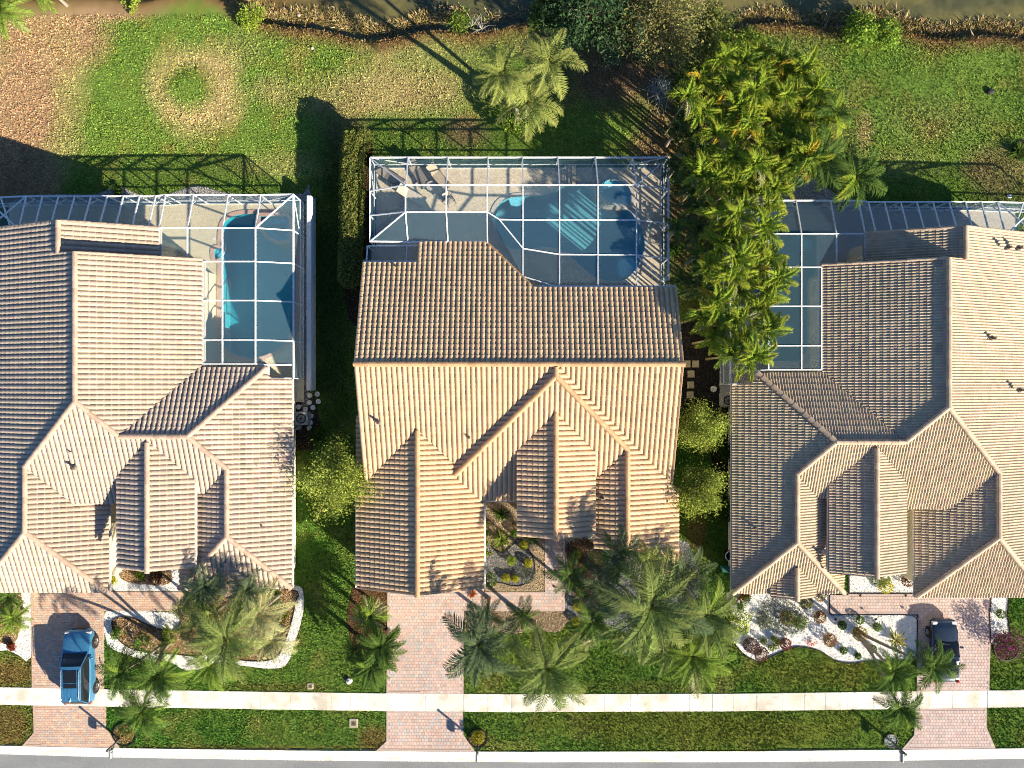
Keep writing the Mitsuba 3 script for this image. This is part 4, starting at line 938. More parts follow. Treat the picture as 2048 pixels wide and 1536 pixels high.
# ------------------------------------------------------------------ cars
def loft(sections):
    """half cross-sections (x >= 0, from sill to roof centre) along y, mirrored into one skin with closed ends"""
    rings = []
    for y, pts in sections:
        h = np.array(pts, float)
        full = np.vstack([h, h[::-1][1:] * [-1, 1]]) if h[-1][0] == 0 else np.vstack([h, h[::-1] * [-1, 1]])
        rings.append(np.column_stack([full[:, 0], np.full(len(full), y), full[:, 1]]))
    n = len(rings[0]); v = np.vstack(rings); f = []
    for i in range(len(rings) - 1):
        for j in range(n - 1):
            a, b, c_, d = i * n + j, i * n + j + 1, (i + 1) * n + j + 1, (i + 1) * n + j
            f += [[a, b, c_], [a, c_, d]]
    for base, sgn in ((0, 1), ((len(rings) - 1) * n, -1)):
        m = len(v); v = np.vstack([v, v[base:base + n].mean(0)])
        for j in range(n - 1): f.append([m, base + j + 1, base + j] if sgn > 0 else [m, base + j, base + j + 1])
    return v, np.array(f)[:, ::-1]
def subdiv(v, secs): return v
def smooth_sections(keys, n=40):
    """keys: y -> list of (x, z); cubic resampling along y"""
    from scipy.interpolate import PchipInterpolator
    ys = np.array([k[0] for k in keys]); o = np.argsort(ys)
    arr = np.array([k[1] for k in keys], float)[o]
    t = np.linspace(ys.min(), ys.max(), n)
    t = np.unique(np.concatenate([t, ys]))
    I = PchipInterpolator(ys[o], arr, axis=0)(t)
    return [(y, p) for y, p in zip(t, I)]
def car(label, px, py, L, W, roof_z, paintk, suv, rot=0.0):
    k = thing('parked_car', label, 'car')
    x, y = G(px, py)
    M = T().translate([x, y, .035]).rotate([0, 0, 1], rot)
    hw, hl = W / 2, L / 2
    B = .98 if suv else .84                                       # belt height at the windscreen
    def sec(w, zb, zt, sill=.26):
        return [(w * .90, sill), (w * .985, sill + .16), (w, .58), (w * .99, zb - .10), (w * .955, zb - .015), (w * .90, zb + (zt - zb) * .45), (w * .62, zt - .004), (w * .3, zt + .012), (0, zt + .018)]
    keys = [(hl, sec(hw * .60, .58, .62, .34)), (hl - .05, sec(hw * .78, .64, .68, .3)), (hl - .18, sec(hw * .90, .72 if suv else .64, .78 if suv else .68)), (hl - .5, sec(hw * .965, B - .14, B - .06)), (hl - 1.0, sec(hw * .985, B - .06, B + .02)), (hl - 1.45, sec(hw * .99, B, B + .06)),
            (0, sec(hw, B + .02, B + .05)), (-hl + .9, sec(hw * .995, B + .06, B + .1)), (-hl + .35, sec(hw * .95, B + .06, B + .1)), (-hl + .12, sec(hw * .88, B + .0, B + .05)), (-hl + .03, sec(hw * .8, B - .16, B - .1)), (-hl, sec(hw * .7, .6, .66, .36))]
    put('body', mikit.ply(loft(smooth_sections(keys)), paintk, smooth=35, to_world=M), k)
    # glasshouse
    wb = hw * .90; wr = hw * .66
    def gs(wl, wt, zl, zt): return [(wl, zl), (wl + (wt - wl) * .5, zl + (zt - zl) * .52), (wt, zt - .05), (wt * .86, zt - .012), (wt * .45, zt + .012), (0, zt + .02)]
    y0 = hl - 1.42; y1 = y0 - (.72 if suv else .85); y2 = -hl + (.55 if suv else 1.35); y3 = -hl + (.14 if suv else .55)
    gk = [(y0, gs(wb * .93, wb * .88, B + .03, B + .10)), (y0 - .25, gs(wb * .97, wb * .86, B + .03, B + .28)), (y1, gs(wb, wr * 1.02, B + .04, roof_z - .03)), ((y1 + y2) / 2, gs(wb, wr, B + .05, roof_z)), (y2, gs(wb * .97, wr * .95, B + .07, roof_z - .05)), (y3, gs(wb * .86, wb * .8, B + .05, B + .13))]
    put('windows', mikit.ply(loft(smooth_sections(gk, 24)), 'dark_glass', smooth=35, to_world=M), k)
    # roof skin
    def rs(w, z, lift=.012): return [(w * 1.03, z - .055), (w * .99, z - .02 + lift), (w * .86, z + lift), (w * .45, z + .014 + lift), (0, z + .022 + lift)]
    rk = [(y1 + .06, rs(wr * 1.03, roof_z - .05)), (y1 - .1, rs(wr * 1.02, roof_z - .022)), ((y1 + y2) / 2, rs(wr, roof_z)), (y2 + .1, rs(wr * .96, roof_z - .04)), (y2 - .05, rs(wr * .95, roof_z - .06))]
    put('roof', mikit.ply(loft(smooth_sections(rk, 16)), paintk, smooth=35, to_world=M), k)
    for s in (-1, 1):                                              # pillars
        for a, b in (((s * wb * .93, y0 + .02, B + .08), (s * wr * 1.02, y1, roof_z - .05)), ((s * wb * .95, y3 + .04, B + .1), (s * wr * .97, y2, roof_z - .07)), ((s * wb * 1.0, (y1 + y2) / 2 - .1, B + .05), (s * wr * 1.03, (y1 + y2) / 2 - .1, roof_z - .05))):
            put('pillar', mikit.ply(beamvf(a, b, .06, .05), paintk if abs(a[1] - (y1 + y2) / 2 + .1) > .01 else 'black_plastic', to_world=M), k)
        put('mirror', mikit.ply(chamferbox((s * (hw + .09), y0 - .32, B + .12), (.22, .12, .15), .04), paintk, to_world=M), k)
        put('headlight', mikit.ply(chamferbox((s * hw * .72, hl - .22, .70 if suv else .64), (.34, .22, .15), .04), 'lamp_glass', to_world=M), k)
        put('tail_light', mikit.ply(chamferbox((s * hw * .80, -hl + .12, .88), (.22, .16, .22), .04), 'red_lamp', to_world=M), k)
        for yy in (hl - .92, -hl + .95):
            r = .365 if suv else .32
            tp = [(r * .55, -.11), (r * .9, -.12), (r, -.08), (r, .08), (r * .9, .12), (r * .55, .11), (r * .55, -.11)]
            wm = lathe(tp, 24); wm.apply_transform(trimesh.transformations.rotation_matrix(math.pi / 2, [0, 1, 0])); wm.apply_translation([s * (hw - .10), yy, r])
            arch = lathe([(0.001, 0), (r + .07, 0), (r + .07, .02), (0.001, .02)], 24); arch.apply_transform(trimesh.transformations.rotation_matrix(math.pi / 2, [0, 1, 0])); arch.apply_translation([s * (hw - .012) - .01, yy, r + .01])
            put('wheel_arch', mikit.ply(arch, 'black_plastic', to_world=M), k)
            wk = put('wheel', mikit.ply(wm, 'rubber', smooth=35, to_world=M), k)
            a = Acc(); rm = lathe([(0.001, .03), (r * .2, .035), (r * .22, .01), (r * .5, .01), (r * .6, .05), (r * .6, -.05), (0.001, -.05)], 24); rm.apply_transform(trimesh.transformations.rotation_matrix(math.pi / 2 * s, [0, 1, 0])); rm.apply_translation([s * (hw - .02), yy, r]); a.mesh(rm)
            for q in range(5):
                t = q * 2 * math.pi / 5; a.add(*beamvf((s * (hw + .02), yy, r), (s * (hw + .02), yy + r * .58 * math.cos(t), r + r * .58 * math.sin(t)), .05, .03))
            v, f, _ = a.get(); put('rim', mikit.ply((v, f), 'alloy', to_world=M), wk)
    put('grille', mikit.ply(chamferbox((0, hl - .03, .55), (hw * 1.0, .08, .2), .03), 'black_plastic', to_world=M), k)
    put('bumper', mikit.ply(chamferbox((0, -hl + .02, .5), (hw * 1.5, .14, .2), .05), 'black_plastic', to_world=M), k)
    for s in ((-.55, -.22, .22, .55) if suv else (-.5, .5)):       # pressed lines of the bonnet
        put('bonnet_crease', mikit.ply(beamvf((s * hw * .75, hl - .48, B - .055), (s * hw * 1.02, hl - 1.38, B + .062), .035, .022), paintk, to_world=M), k)
    put('wiper', mikit.ply(beamvf((-hw * .6, y0 - .03, B + .15), (hw * .15, y0 - .10, B + .2), .025, .02), 'black_plastic', to_world=M), k)
    if suv:
        for a, b in ((y1 - .16, (y1 + y2) / 2 + .12), ((y1 + y2) / 2 + .08, y2 + .85)):
            put('sunroof', mikit.ply(chamferbox((0, (a + b) / 2, roof_z + .03), (wr * 1.36, a - b, .03), .02), 'dark_glass', to_world=M), k)
        for s in (-1, 1):
            put('roof_rail', mikit.ply(tubevf([(s * wr * .93, y1 - .1, roof_z - .02), (s * wr * .93, y1 - .25, roof_z + .06), (s * wr * .9, y2 + .2, roof_z + .05), (s * wr * .9, y2 + .05, roof_z - .02)], .02, 6), 'alloy', smooth=True, to_world=M), k)
        for q in (-.36, -.12, .12, .36): put('roof_rib', mikit.ply(beamvf((q, y2 + .75, roof_z + .02), (q, y2 + .05, roof_z - .02), .03, .03), paintk, to_world=M), k)
        a = Acc(); fin = np.array([[0, y2 + .22, roof_z + .0], [0, y2 - .02, roof_z + .10], [.03, y2 - .02, roof_z - .02], [-.03, y2 - .02, roof_z - .02]]); a.add(fin, np.array([[0, 2, 1], [0, 1, 3], [1, 2, 3]]), (.75, .78, .8)); put('antenna', a.ply(to_world=M), k)
    else:
        put('sunroof', mikit.ply(chamferbox((0, y1 - .35, roof_z + .022), (wr * 1.2, .5, .02), .02), 'dark_glass', to_world=M), k)
car('blue sport utility vehicle with a long glass sunroof, parked across the pavement', 170, 1325, 4.85, 1.93, 1.68, 'blue_paint', True, 1.0)
car('dark navy car half under palm fronds on the right driveway', 1877, 1294, 4.1, 1.76, 1.36, 'navy_paint', False, 0.5)
# ------------------------------------------------------------------ letter boxes, lamps, lids
def mailbox(px, py, label, rot=0):
    k = thing('mailbox', label, 'mailbox')
    x, y = G(px, py); M = T().translate([x, y, 0]).rotate([0, 0, 1], rot)
    put('post', Acc().add(*boxvf((0, 0, .8), (.1, .1, 1.6)), (.10, .11, .12)).add(*boxvf((0, 0, 1.62), (.14, .14, .05)), (.10, .11, .12)).ply(to_world=M), k)
    put('arm', Acc().add(*beamvf((0, .0, 1.02), (0, -.62, 1.02), .07, .07), (.10, .11, .12)).add(*beamvf((0, -.03, .7), (0, -.4, 1.0), .05, .05), (.10, .11, .12)).ply(to_world=M), k)
    an = np.linspace(0, math.pi, 9); pr = [(-.11, 0)] + [(-.11 * math.cos(t), .12 + .11 * math.sin(t)) for t in an] + [(.11, 0)]
    m = trimesh.creation.extrude_polygon(sg.Polygon(pr), .52, engine='earcut'); v = np.array(m.vertices); v = np.column_stack([v[:, 0], v[:, 2] - .68, v[:, 1] + 1.06])
    put('box', mikit.ply((v, m.faces[:, ::-1]), princ((.26, .30, .32), .4, .5, metallic=.3), to_world=M), k)
    put('flag', Acc().add(*boxvf((.125, -.3, 1.22), (.015, .03, .2)), (.4, .03, .03)).ply(to_world=M), k)
mailbox(240, 1478, 'grey mailbox on a dark post left of the middle garden verge, beside the left driveway'); mailbox(956, 1484, 'grey mailbox by the round shrub at the foot of the middle driveway'); mailbox(1786, 1485, 'grey mailbox beside a small white gravel circle by the right driveway')
def ringbed(px, py, r, fill, label, z=.02):
    k = thing('tree_ring', label, 'bed ring')
    x, y = G(px, py)
    m = lathe([(r, 0), (r + .05, 0), (r + .05, .09), (r, .09), (r, 0)], 28); m.apply_translation([x, y, z - .02])
    put('edge', mikit.ply(m, 'black_plastic'), k)
    q = scatter(sg.Point(x, y).buffer(r), int(500 * r * r * 3)); a = Acc()
    for p in q:
        s = rng.uniform(.02, .045); a.add(np.array([[s, 0, 0], [0, s, 0], [-s, 0, 0], [0, -s, 0], [0, 0, s]]) + [p[0], p[1], z], [[0, 1, 4], [1, 2, 4], [2, 3, 4], [3, 0, 4]], fill[rng.integers(len(fill))] * rng.uniform(.8, 1.15))
    put('filling', a.ply(), k, kind='stuff')
ringbed(1781, 1481, .42, WHITE, 'black ring of white gravel beside the right mailbox'); ringbed(2044, 302, .62, BARK, 'black ring round the spiky plant at the right edge of the back lawn')
ringbed(956, 1476, .6, STRAW, 'ring of bark round the shrub by the middle mailbox'); ringbed(250, 1468, .75, STRAW, 'ring of bark round the low plant by the left mailbox')
ringbed(1228, 1142, .36, DARK, 'dark planting ring under the palms right of the courtyard'); ringbed(2012, 1296, .8, BARK, 'bark ring under the magenta flowering bush')
def lid(px, py, s, label, rot=0):
    k = thing('utility_lid', label, 'lid')
    x, y = G(px, py); M = T().translate([x, y, 0]).rotate([0, 0, 1], rot)
    put('frame', Acc().add(*chamferbox((0, 0, .02), (s, s, .08), .02), (.50, .46, .36)).ply(to_world=M), k)
    put('cover', Acc().add(*chamferbox((0, 0, .045), (s * .66, s * .66, .05), .015), (.17, .15, .11)).add(*tubevf([(0, 0, .06), (0, 0, .08)], s * .16, 10), (.08, .07, .06)).ply(to_world=M), k)
lid(707.5, 1446, .58, 'square concrete utility lid in the left verge'); lid(621, 1372, .4, 'small square meter lid in the lawn above the pavement')
def rock(px, py, s, col, label, cat='stone', name='stone', flat_=.6):
    m = trimesh.creation.icosphere(subdivisions=2, radius=1.0); v = np.array(m.vertices); v *= (1 + .35 * (meshkit.noise(v * 1.7 + px) - .5))[:, None] * [s, s * .8, s * flat_]
    x, y = G(px, py); v += [x, y, s * flat_ * .5]
    put(name, mikit.ply((v, m.faces), princ(col, .7), smooth=True), None, label=label, category=cat)
rock(1979, 184, .26, (.03, .03, .032), 'dark round object lying on the sunny right lawn', 'stone'); rock(2018, 393, .16, (.7, .7, .7), 'white lump on the grass by the right cage'); rock(625, 97, .1, (.75, .75, .73), 'white lump on the middle of the back lawn')
rock(598, 31, .12, (.5, .42, .34), 'pale stone in the brown water at the lake shore'); rock(692, 1355, .13, (.06, .06, .06), 'dark cap by the white lamp base at the pygmy palms')
k = thing('garden_spotlight', 'white round lamp base on the grass by the pygmy palms', 'lamp'); x, y = G(699, 1361)
put('base', Acc().add(*tubevf([(x, y, 0), (x, y, .22)], [.2, .17], 16), (.78, .8, .82)).ply(), k); put('cap', Acc().add(*tubevf([(x, y, .22), (x, y, .3)], [.12, .06], 12), (.6, .62, .65)).ply(), k)
for i, (px, py, lb) in enumerate(((1714, 1187, 'path light on the small white gravel bed, left one'), (1804, 1187, 'path light on the small white gravel bed, right one'), (1745, 1234, 'path light at the edge of the big white gravel bed, second from its corner'), (1826, 1232, 'path light at the corner of the big white gravel bed by the dark blue car'), (1665, 1234, 'path light at the big white gravel bed, left of two slim ones by the walk'), (1130, 1190, 'path light at the walk corner by the courtyard'))):
    k = thing('path_light', lb, 'lamp'); x, y = G(px, py)
    put('stake', Acc().add(*tubevf([(x, y, 0), (x, y, .5)], .018, 6), (.04, .04, .04)).ply(), k); put('lamp_shade', Acc().add(*tubevf([(x, y, .48), (x, y, .56)], [.09, .03], 10), (.05, .05, .05)).ply(), k)
# stepping stones and side-yard things
for i, (px, py) in enumerate(((635, 788), (620, 791), (619, 805), (637, 803), (626, 815), (597, 814), (611, 819), (622, 832), (621, 845), (619, 856))):
    x, y = G(px, py); m = lathe([(0.001, 0), (.17, 0), (.17, .05), (.155, .065), (0.001, .065)], 18); m.apply_translation([x, y, .0])
    put('stepping_stone', mikit.ply(m, 'curb_concrete'), None, label='round pale stepping stone at the end of the low white wall', category='stepping stone', group='round stepping stones at the end of the low white wall')
for i, (px, py, lb) in enumerate(((1374, 728, 'square stepping stone touching the wall of the middle house'), (1391, 728, 'square stepping stone under the yellow palm fronds'), (1382, 748, 'single square stepping stone, second row of the side path'), (1381, 770, 'square stepping stone third down the side path'), (1380, 790, 'square stepping stone half under the round tree'))):
    x, y = G(px, py); put('stepping_stone', Acc().add(*chamferbox((x, y, .03), (.46, .46, .08), .02), (.50, .44, .28)).ply(), None, label=lb, category='stepping stone')
for px, py, lb in ((1445, 769, 'round stepping stone by the corner of the cream house, right of the pair'), (1427, 778, 'round stepping stone left of the pair by the cream house')):
    x, y = G(px, py); m = lathe([(0.001, 0), (.21, 0), (.21, .06), (.19, .075), (0.001, .075)], 18); m.apply_translation([x, y, 0]); put('stepping_stone', mikit.ply(m, 'curb_concrete'), None, label=lb, category='stepping stone')
def lattice(px, py, w, d, h, label, name='air_conditioner'):
    """outdoor unit with a grille and a fan ring"""
    k = thing(name, label, 'air conditioner'); x, y = G(px, py)
    put('casing', Acc().add(*chamferbox((x, y, h / 2), (w, d, h), .03), (.42, .43, .42)).ply(), k)
    m = lathe([(w * .30, 0), (w * .38, 0), (w * .38, .03), (w * .30, .03), (w * .30, 0)], 20); m.apply_translation([x, y, h]); put('fan_ring', mikit.ply(m, 'black_plastic'), k)
    a = Acc()
    for t in range(4): a.add(*beamvf((x - w * .36 * math.cos(t * math.pi / 4), y - w * .36 * math.sin(t * math.pi / 4), h + .035), (x + w * .36 * math.cos(t * math.pi / 4), y + w * .36 * math.sin(t * math.pi / 4), h + .035), .02, .015), (.05, .05, .05))
    put('grille', a.ply(), k)
lattice(609, 836, .85, .85, .8, 'white air conditioner in the dark side yard below the stepping stones'); lattice(594, 848, .7, .7, .7, 'air conditioner against the wall of the pinkish beige house'); lattice(1450, 800, .8, .8, .75, 'air conditioner by the wall of the cream house')
k = thing('wheeled_bin', 'teal wheeled bin lying by the wall of the cream house', 'bin'); x, y = G(1449, 1134)
put('body', mikit.ply(chamferbox((x, y, .35), (.62, .3, .6), .05), princ((.03, .15, .14), .5)), k); put('lid', mikit.ply(chamferbox((x - .02, y, .68), (.68, .36, .06), .02), princ((.02, .11, .10), .5)), k)
k = thing('water_butt', 'black round tub with a white rim beside the teal bin', 'tub'); x, y = G(1455, 1108)
m = lathe([(0.001, .3), (.26, .3), (.3, .62), (.33, .62), (.28, 0), (0.001, 0)], 20); m.apply_translation([x, y, 0]); put('tub', mikit.ply(m, 'rubber'), k); put('rim', mikit.ply(tubevf([(x + .31 * math.cos(t), y + .31 * math.sin(t), .63) for t in np.linspace(0, 2 * math.pi, 21)], .03, 6), 'white_metal'), k)
k = thing('garden_hose_reel', 'bright blue hose reel on the wall of the pinkish beige house', 'hose reel'); x, y = G(580, 849)
put('reel', Acc().add(*tubevf([(x, y - .2, .9), (x, y + .2, .9)], .24, 14), (.02, .16, .5)).ply(), k); put('stand', Acc().add(*boxvf((x, y, .45), (.1, .3, .9)), (.3, .32, .35)).ply(), k)
k = thing('skimmer_box', 'pale blue box on the tile roof of the cream house, near its small gable', 'box'); x, y, _ = P(1643, 1102, 3.4)
put('box', Acc().add(*chamferbox((x, y, 3.45), (.3, .25, .4), .03), (.55, .6, .68)).ply(), k); put('lid', Acc().add(*chamferbox((x, y, 3.68), (.34, .29, .05), .02), (.7, .74, .8)).ply(), k)
# ------------------------------------------------------------------ palms
def frond_mesh(seed, colour, droop=1.3, start=.9, nl=24, lw=.045, ll=.34, fold=.35, tipc=None, sweep=.55):
    """one unit-length feather frond growing along +x: bent rib with two rows of leaflets"""
    r = np.random.default_rng(seed)
    ns = 9
    s = np.linspace(0, 1, ns); th = start - droop * s ** 1.15
    ds = 1 / (ns - 1)
    X = np.concatenate([[0], np.cumsum(np.cos(th[:-1]) * ds)]); Z = np.concatenate([[0], np.cumsum(np.sin(th[:-1]) * ds)])
    Y = .10 * r.normal() * s ** 2
    pts = np.column_stack([X, Y, Z])
    acc = Acc()
    colour = np.array(colour)
    v, f = tubevf(pts, np.linspace(.016, .005, ns), 3, cap=False); acc.add(v, f, colour * [1.35, 1.15, 1.1] + [.03, .02, 0])
    t = np.linspace(.13, 1.0, nl)
    for sd in (-1, 1):
        tt = np.clip(t + r.normal(0, .006, nl), .1, 1)
        b = np.column_stack([np.interp(tt, s, pts[:, i]) for i in range(3)])
        ang = np.interp(tt, s, th)
        tan = np.column_stack([np.cos(ang), np.zeros(nl), np.sin(ang)]); nor = np.column_stack([-np.sin(ang), np.zeros(nl), np.cos(ang)]); side = np.tile([0, sd, 0], (nl, 1))
        ln = ll * np.sin(np.pi * (.14 + .80 * tt)) ** .7 * r.uniform(.85, 1.12, nl)
        sw = sweep + .5 * tt ** 2
        d = side * np.cos(sw)[:, None] + tan * np.sin(sw)[:, None] + nor * (fold * r.uniform(.4, 1.3, nl))[:, None]
        d /= np.linalg.norm(d, axis=1, keepdims=True)
        w = tan * (lw * .5)
        mid = b + d * (ln * .5)[:, None]; tip = b + d * ln[:, None] + np.column_stack([np.zeros(nl), np.zeros(nl), -ln * r.uniform(.15, .55, nl)])
        vv = np.stack([b - w * .6, b + w * .6, mid + w, mid - w, tip], 1).reshape(-1, 3)
        ff = (np.array([[0, 1, 2], [0, 2, 3], [3, 2, 4]])[None] + 5 * np.arange(nl)[:, None, None]).reshape(-1, 3)
        c = colour[None] * r.lognormal(0, .16, (nl, 1))
        if tipc is not None: c = c + (np.array(tipc) - c) * (np.clip(tt - .55, 0, 1) * 1.6)[:, None] * r.uniform(.3, 1, (nl, 1))
        c5 = np.repeat(c, 5, 0); 
        acc.add(vv, ff, c5)
    return acc.ply('leafy')
PAL = {'olive': ((.24, .29, .08), (.34, .34, .12)), 'thick': ((.20, .29, .035), (.50, .42, .06)), 'dark': ((.085, .15, .035), None), 'fresh': ((.19, .29, .05), None),
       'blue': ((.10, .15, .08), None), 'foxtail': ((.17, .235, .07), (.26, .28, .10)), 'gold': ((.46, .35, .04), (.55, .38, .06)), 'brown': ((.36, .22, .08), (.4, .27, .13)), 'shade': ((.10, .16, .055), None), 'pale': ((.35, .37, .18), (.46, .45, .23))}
FR_CACHE = {}
def fronds(kind, shape):
    key = (kind, shape)
    if key not in FR_CACHE:
        c, tip = PAL[kind]
        p = {'feather': dict(droop=1.5, start=.75, nl=24, lw=.034, ll=.30, fold=.25), 'arch': dict(droop=1.9, start=1.15, nl=24, lw=.028, ll=.34, fold=.3), 'broad': dict(droop=1.8, start=1.1, nl=28, lw=.040, ll=.30, fold=.6, sweep=.75),
             'pygmy': dict(droop=1.25, start=.6, nl=26, lw=.034, ll=.24, fold=.35, sweep=.45), 'plume': dict(droop=1.3, start=.6, nl=32, lw=.022, ll=.25, fold=.2, sweep=.5)}[shape]
        base = sum(map(ord, kind + shape))
        FR_CACHE[key] = [frond_mesh(base + i, np.array(c) * t, tipc=tip, **p) for i, t in enumerate((.85, 1.0, 1.15, 1.0))]
    return FR_CACHE[key]
def palm(label, px, py, h, R, kind='fresh', shape='feather', n=14, base=None, group=None, name='palm_tree', cat='palm tree', mixin=(), trunk=(.30, .26, .21), tr=.09, aim=None, tilt=0.0):
    """crown seen at pixel (px, py) and height h; R the reach of the fronds in metres"""
    k = thing(name, label, cat, group)
    C = P(px, py, h)
    if base is None: b = np.array([C[0], C[1], 0.0])
    else: b = np.array([*G(*base), 0.0])
    t = np.linspace(0, 1, 9)
    bend = np.column_stack([b[0] + (C[0] - b[0]) * t ** 1.5, b[1] + (C[1] - b[1]) * t ** 1.5, h * (t ** .9)])
    put('trunk', Acc().add(*tubevf(bend, tr * (1.25 - .45 * t + .5 * np.exp(-t * 9)), 8), trunk).ply(smooth=True), k)
    a0 = rng.uniform(0, 2 * np.pi)
    for i in range(n):
        kd = mixin[int(rng.integers(len(mixin)))] if mixin and rng.random() < .14 else kind
        fr = fronds(kd, shape)[int(rng.integers(4))]
        az = a0 + i * 2.39996 + rng.normal(0, .18)
        if aim is not None and rng.random() < .6: az = aim + rng.normal(0, .8)
        lvl = i / max(1, n - 1)
        el = math.degrees(.55 - 1.0 * lvl + tilt) + rng.normal(0, 7)
        L = R * rng.uniform(.86, 1.1) * (1.0 if lvl > .2 else .8)
        put('frond', {**fr, 'to_world': T().translate([C[0], C[1], C[2]]).rotate([0, 0, 1], math.degrees(az)).rotate([0, 1, 0], -el).rotate([1, 0, 0], rng.normal(0, 14)).scale(L)}, k)
    return k
# three slender palms by the left driveway
palm('slender palm by the left driveway, its fronds over the blue car', 248, 1342, 4.6, 1.9, 'dark', 'feather', 17, base=(335, 1283), mixin=('fresh',))
palm('slender palm by the left driveway, rightmost of the curved trio', 322, 1350, 4.9, 1.9, 'dark', 'feather', 17, base=(340, 1285), mixin=('fresh',))
palm('slender palm leaning over the left verge, lowest of the curved trio', 285, 1424, 4.4, 1.8, 'dark', 'feather', 16, base=(336, 1288), mixin=('fresh',))
# three slender palms by the right driveway
palm('slender palm over the lawn left of the dark blue car', 1785, 1342, 4.8, 1.75, 'dark', 'feather', 17, base=(1712, 1268), mixin=('fresh',))
palm('slender palm with fronds over the dark blue car', 1862, 1330, 4.6, 1.75, 'dark', 'feather', 17, base=(1716, 1262), mixin=('fresh',))
palm('slender palm over the pavement beside the right driveway', 1798, 1415, 4.8, 1.75, 'dark', 'feather', 17, base=(1714, 1270), mixin=('fresh',))
# loose pale feather palms in front of the left house
for px, py, h, R, kd, sh, lb in ((420, 1232, 3.6, 2.3, 'foxtail', 'plume', 'grey green feather palm nearest the entry walk of the pinkish beige house'), (455, 1275, 5.2, 2.9, 'foxtail', 'plume', 'large pale feather palm in the middle of the left garden bed'), (520, 1225, 4.0, 2.2, 'pale', 'plume', 'pale feather palm at the right corner of the pinkish beige house'),
                             (415, 1170, 4.2, 1.7, 'blue', 'arch', 'bluish palm against the eave of the pinkish beige house'), (500, 1175, 4.2, 1.6, 'blue', 'arch', 'bluish palm under the small gable of the pinkish beige house'), (545, 1280, 2.4, 1.7, 'pale', 'feather', 'low pale palm at the right end of the left garden bed'),
                             (425, 1330, 3.2, 1.8, 'fresh', 'plume', 'light green palm hanging towards the pavement below the left bed'), (395, 1195, 2.0, 1.3, 'fresh', 'feather', 'low bright green palm beside the entry walk of the pinkish beige house'), (365, 1215, 1.8, .9, 'pale', 'feather', 'small brownish palm at the corner of the left entry walk')):
    palm(lb, px, py, h, R, kd, sh, 15)
# pygmy date palms left of the middle driveway
palm('bright green pygmy palm by the garage of the middle house', 741, 1232, 2.4, 1.35, 'fresh', 'pygmy', 30, mixin=('pale',)); palm('dark green pygmy palm in the middle of the three by the driveway', 762, 1292, 3.0, 1.75, 'dark', 'pygmy', 30); palm('dark green pygmy palm nearest the pavement by the middle driveway', 742, 1330, 2.6, 1.6, 'dark', 'pygmy', 30, mixin=('fresh',))
palm('low palm at the lower left of the pygmy palms', 712, 1300, 2.0, 1.2, 'dark', 'pygmy', 12)
# right of the middle driveway
palm('dark bluish palm spreading over the right edge of the middle driveway', 958, 1288, 5.0, 2.7, 'blue', 'feather', 17, base=(985, 1240), mixin=('fresh', 'dark')); palm('green palm hanging over the pavement right of the middle driveway', 1095, 1335, 5.2, 2.9, 'foxtail', 'plume', 22, base=(1068, 1245), mixin=('dark',))
palm('dark palm just below the walk of the middle house', 1045, 1232, 3.2, 1.3, 'dark', 'feather', 10, base=(1052, 1240)); palm('small palm at the upper edge of the driveway palm', 975, 1228, 3.4, 1.2, 'dark', 'feather', 9)
palm('dark palm over the walk corner of the courtyard', 1140, 1150, 4.2, 1.65, 'dark', 'feather', 13, base=(1150, 1150)); palm('dark green palm standing against the third gable of the middle house', 1236, 1108, 5.2, 1.75, 'dark', 'feather', 13, mixin=('blue',))
palm('largest feather palm in the middle of the right garden of the middle house', 1302, 1212, 6.4, 3.6, 'foxtail', 'plume', 22, mixin=('blue',)); palm('bluish palm between the courtyard and the largest feather palm', 1205, 1175, 4.4, 2.3, 'blue', 'plume', 15)
palm('dark palm on the lawn edge below the courtyard walk', 1185, 1238, 4.4, 1.8, 'dark', 'feather', 13); palm('feather palm at the corner eave of the middle house', 1365, 1150, 4.2, 2.1, 'blue', 'plume', 15)
palm('light green feather palm reaching towards the white gravel bed', 1412, 1232, 5.0, 2.6, 'foxtail', 'plume', 20, mixin=('fresh',)); palm('light green feather palm lowest on the lawn of the middle house', 1386, 1312, 4.6, 2.5, 'fresh', 'plume', 22, mixin=('pale',)); palm('pale feather palm beside the lowest one on the lawn', 1340, 1290, 4.0, 2.1, 'foxtail', 'plume', 15)
palm('small brown green palm against the tan eave of the middle house', 1295, 1120, 4.3, 1.3, 'olive', 'feather', 9)
# back lawn
for px, py, h, R, b, lb in ((1003, 152, 8.2, 2.0, (1035, 238), 'olive palm nearest the long shadows on the back lawn'), (1098, 128, 8.4, 2.1, (1058, 236), 'olive palm with a bare white trunk, topmost of the back lawn trio'), (1058, 208, 6.4, 2.2, (1050, 238), 'olive palm over the round bush on the back lawn')):
    palm(lb, px, py, h, R, 'olive', 'feather', 15, base=b, trunk=(.45, .43, .40), tr=.11)
palm('bright green palm at the top left corner of the back lawn', 4, 22, 2.6, 1.9, 'fresh', 'feather', 20, mixin=('thick',)); palm('bright palm cut by the upper frame edge beside the corner palm', 88, -28, 2.4, 1.7, 'fresh', 'feather', 14)
palm('dark palm reaching over the right screen cage', 1712, 358, 5.6, 2.1, 'dark', 'feather', 13, base=(1690, 372), mixin=('thick',)); palm('dark palm left of the one over the right screen cage', 1640, 318, 6.0, 2.1, 'dark', 'feather', 13, mixin=('fresh',)); palm('thin palm at the right edge of the thicket over the lawn', 1668, 222, 6.0, 1.7, 'dark', 'feather', 11, base=(1612, 262), mixin=('thick',))
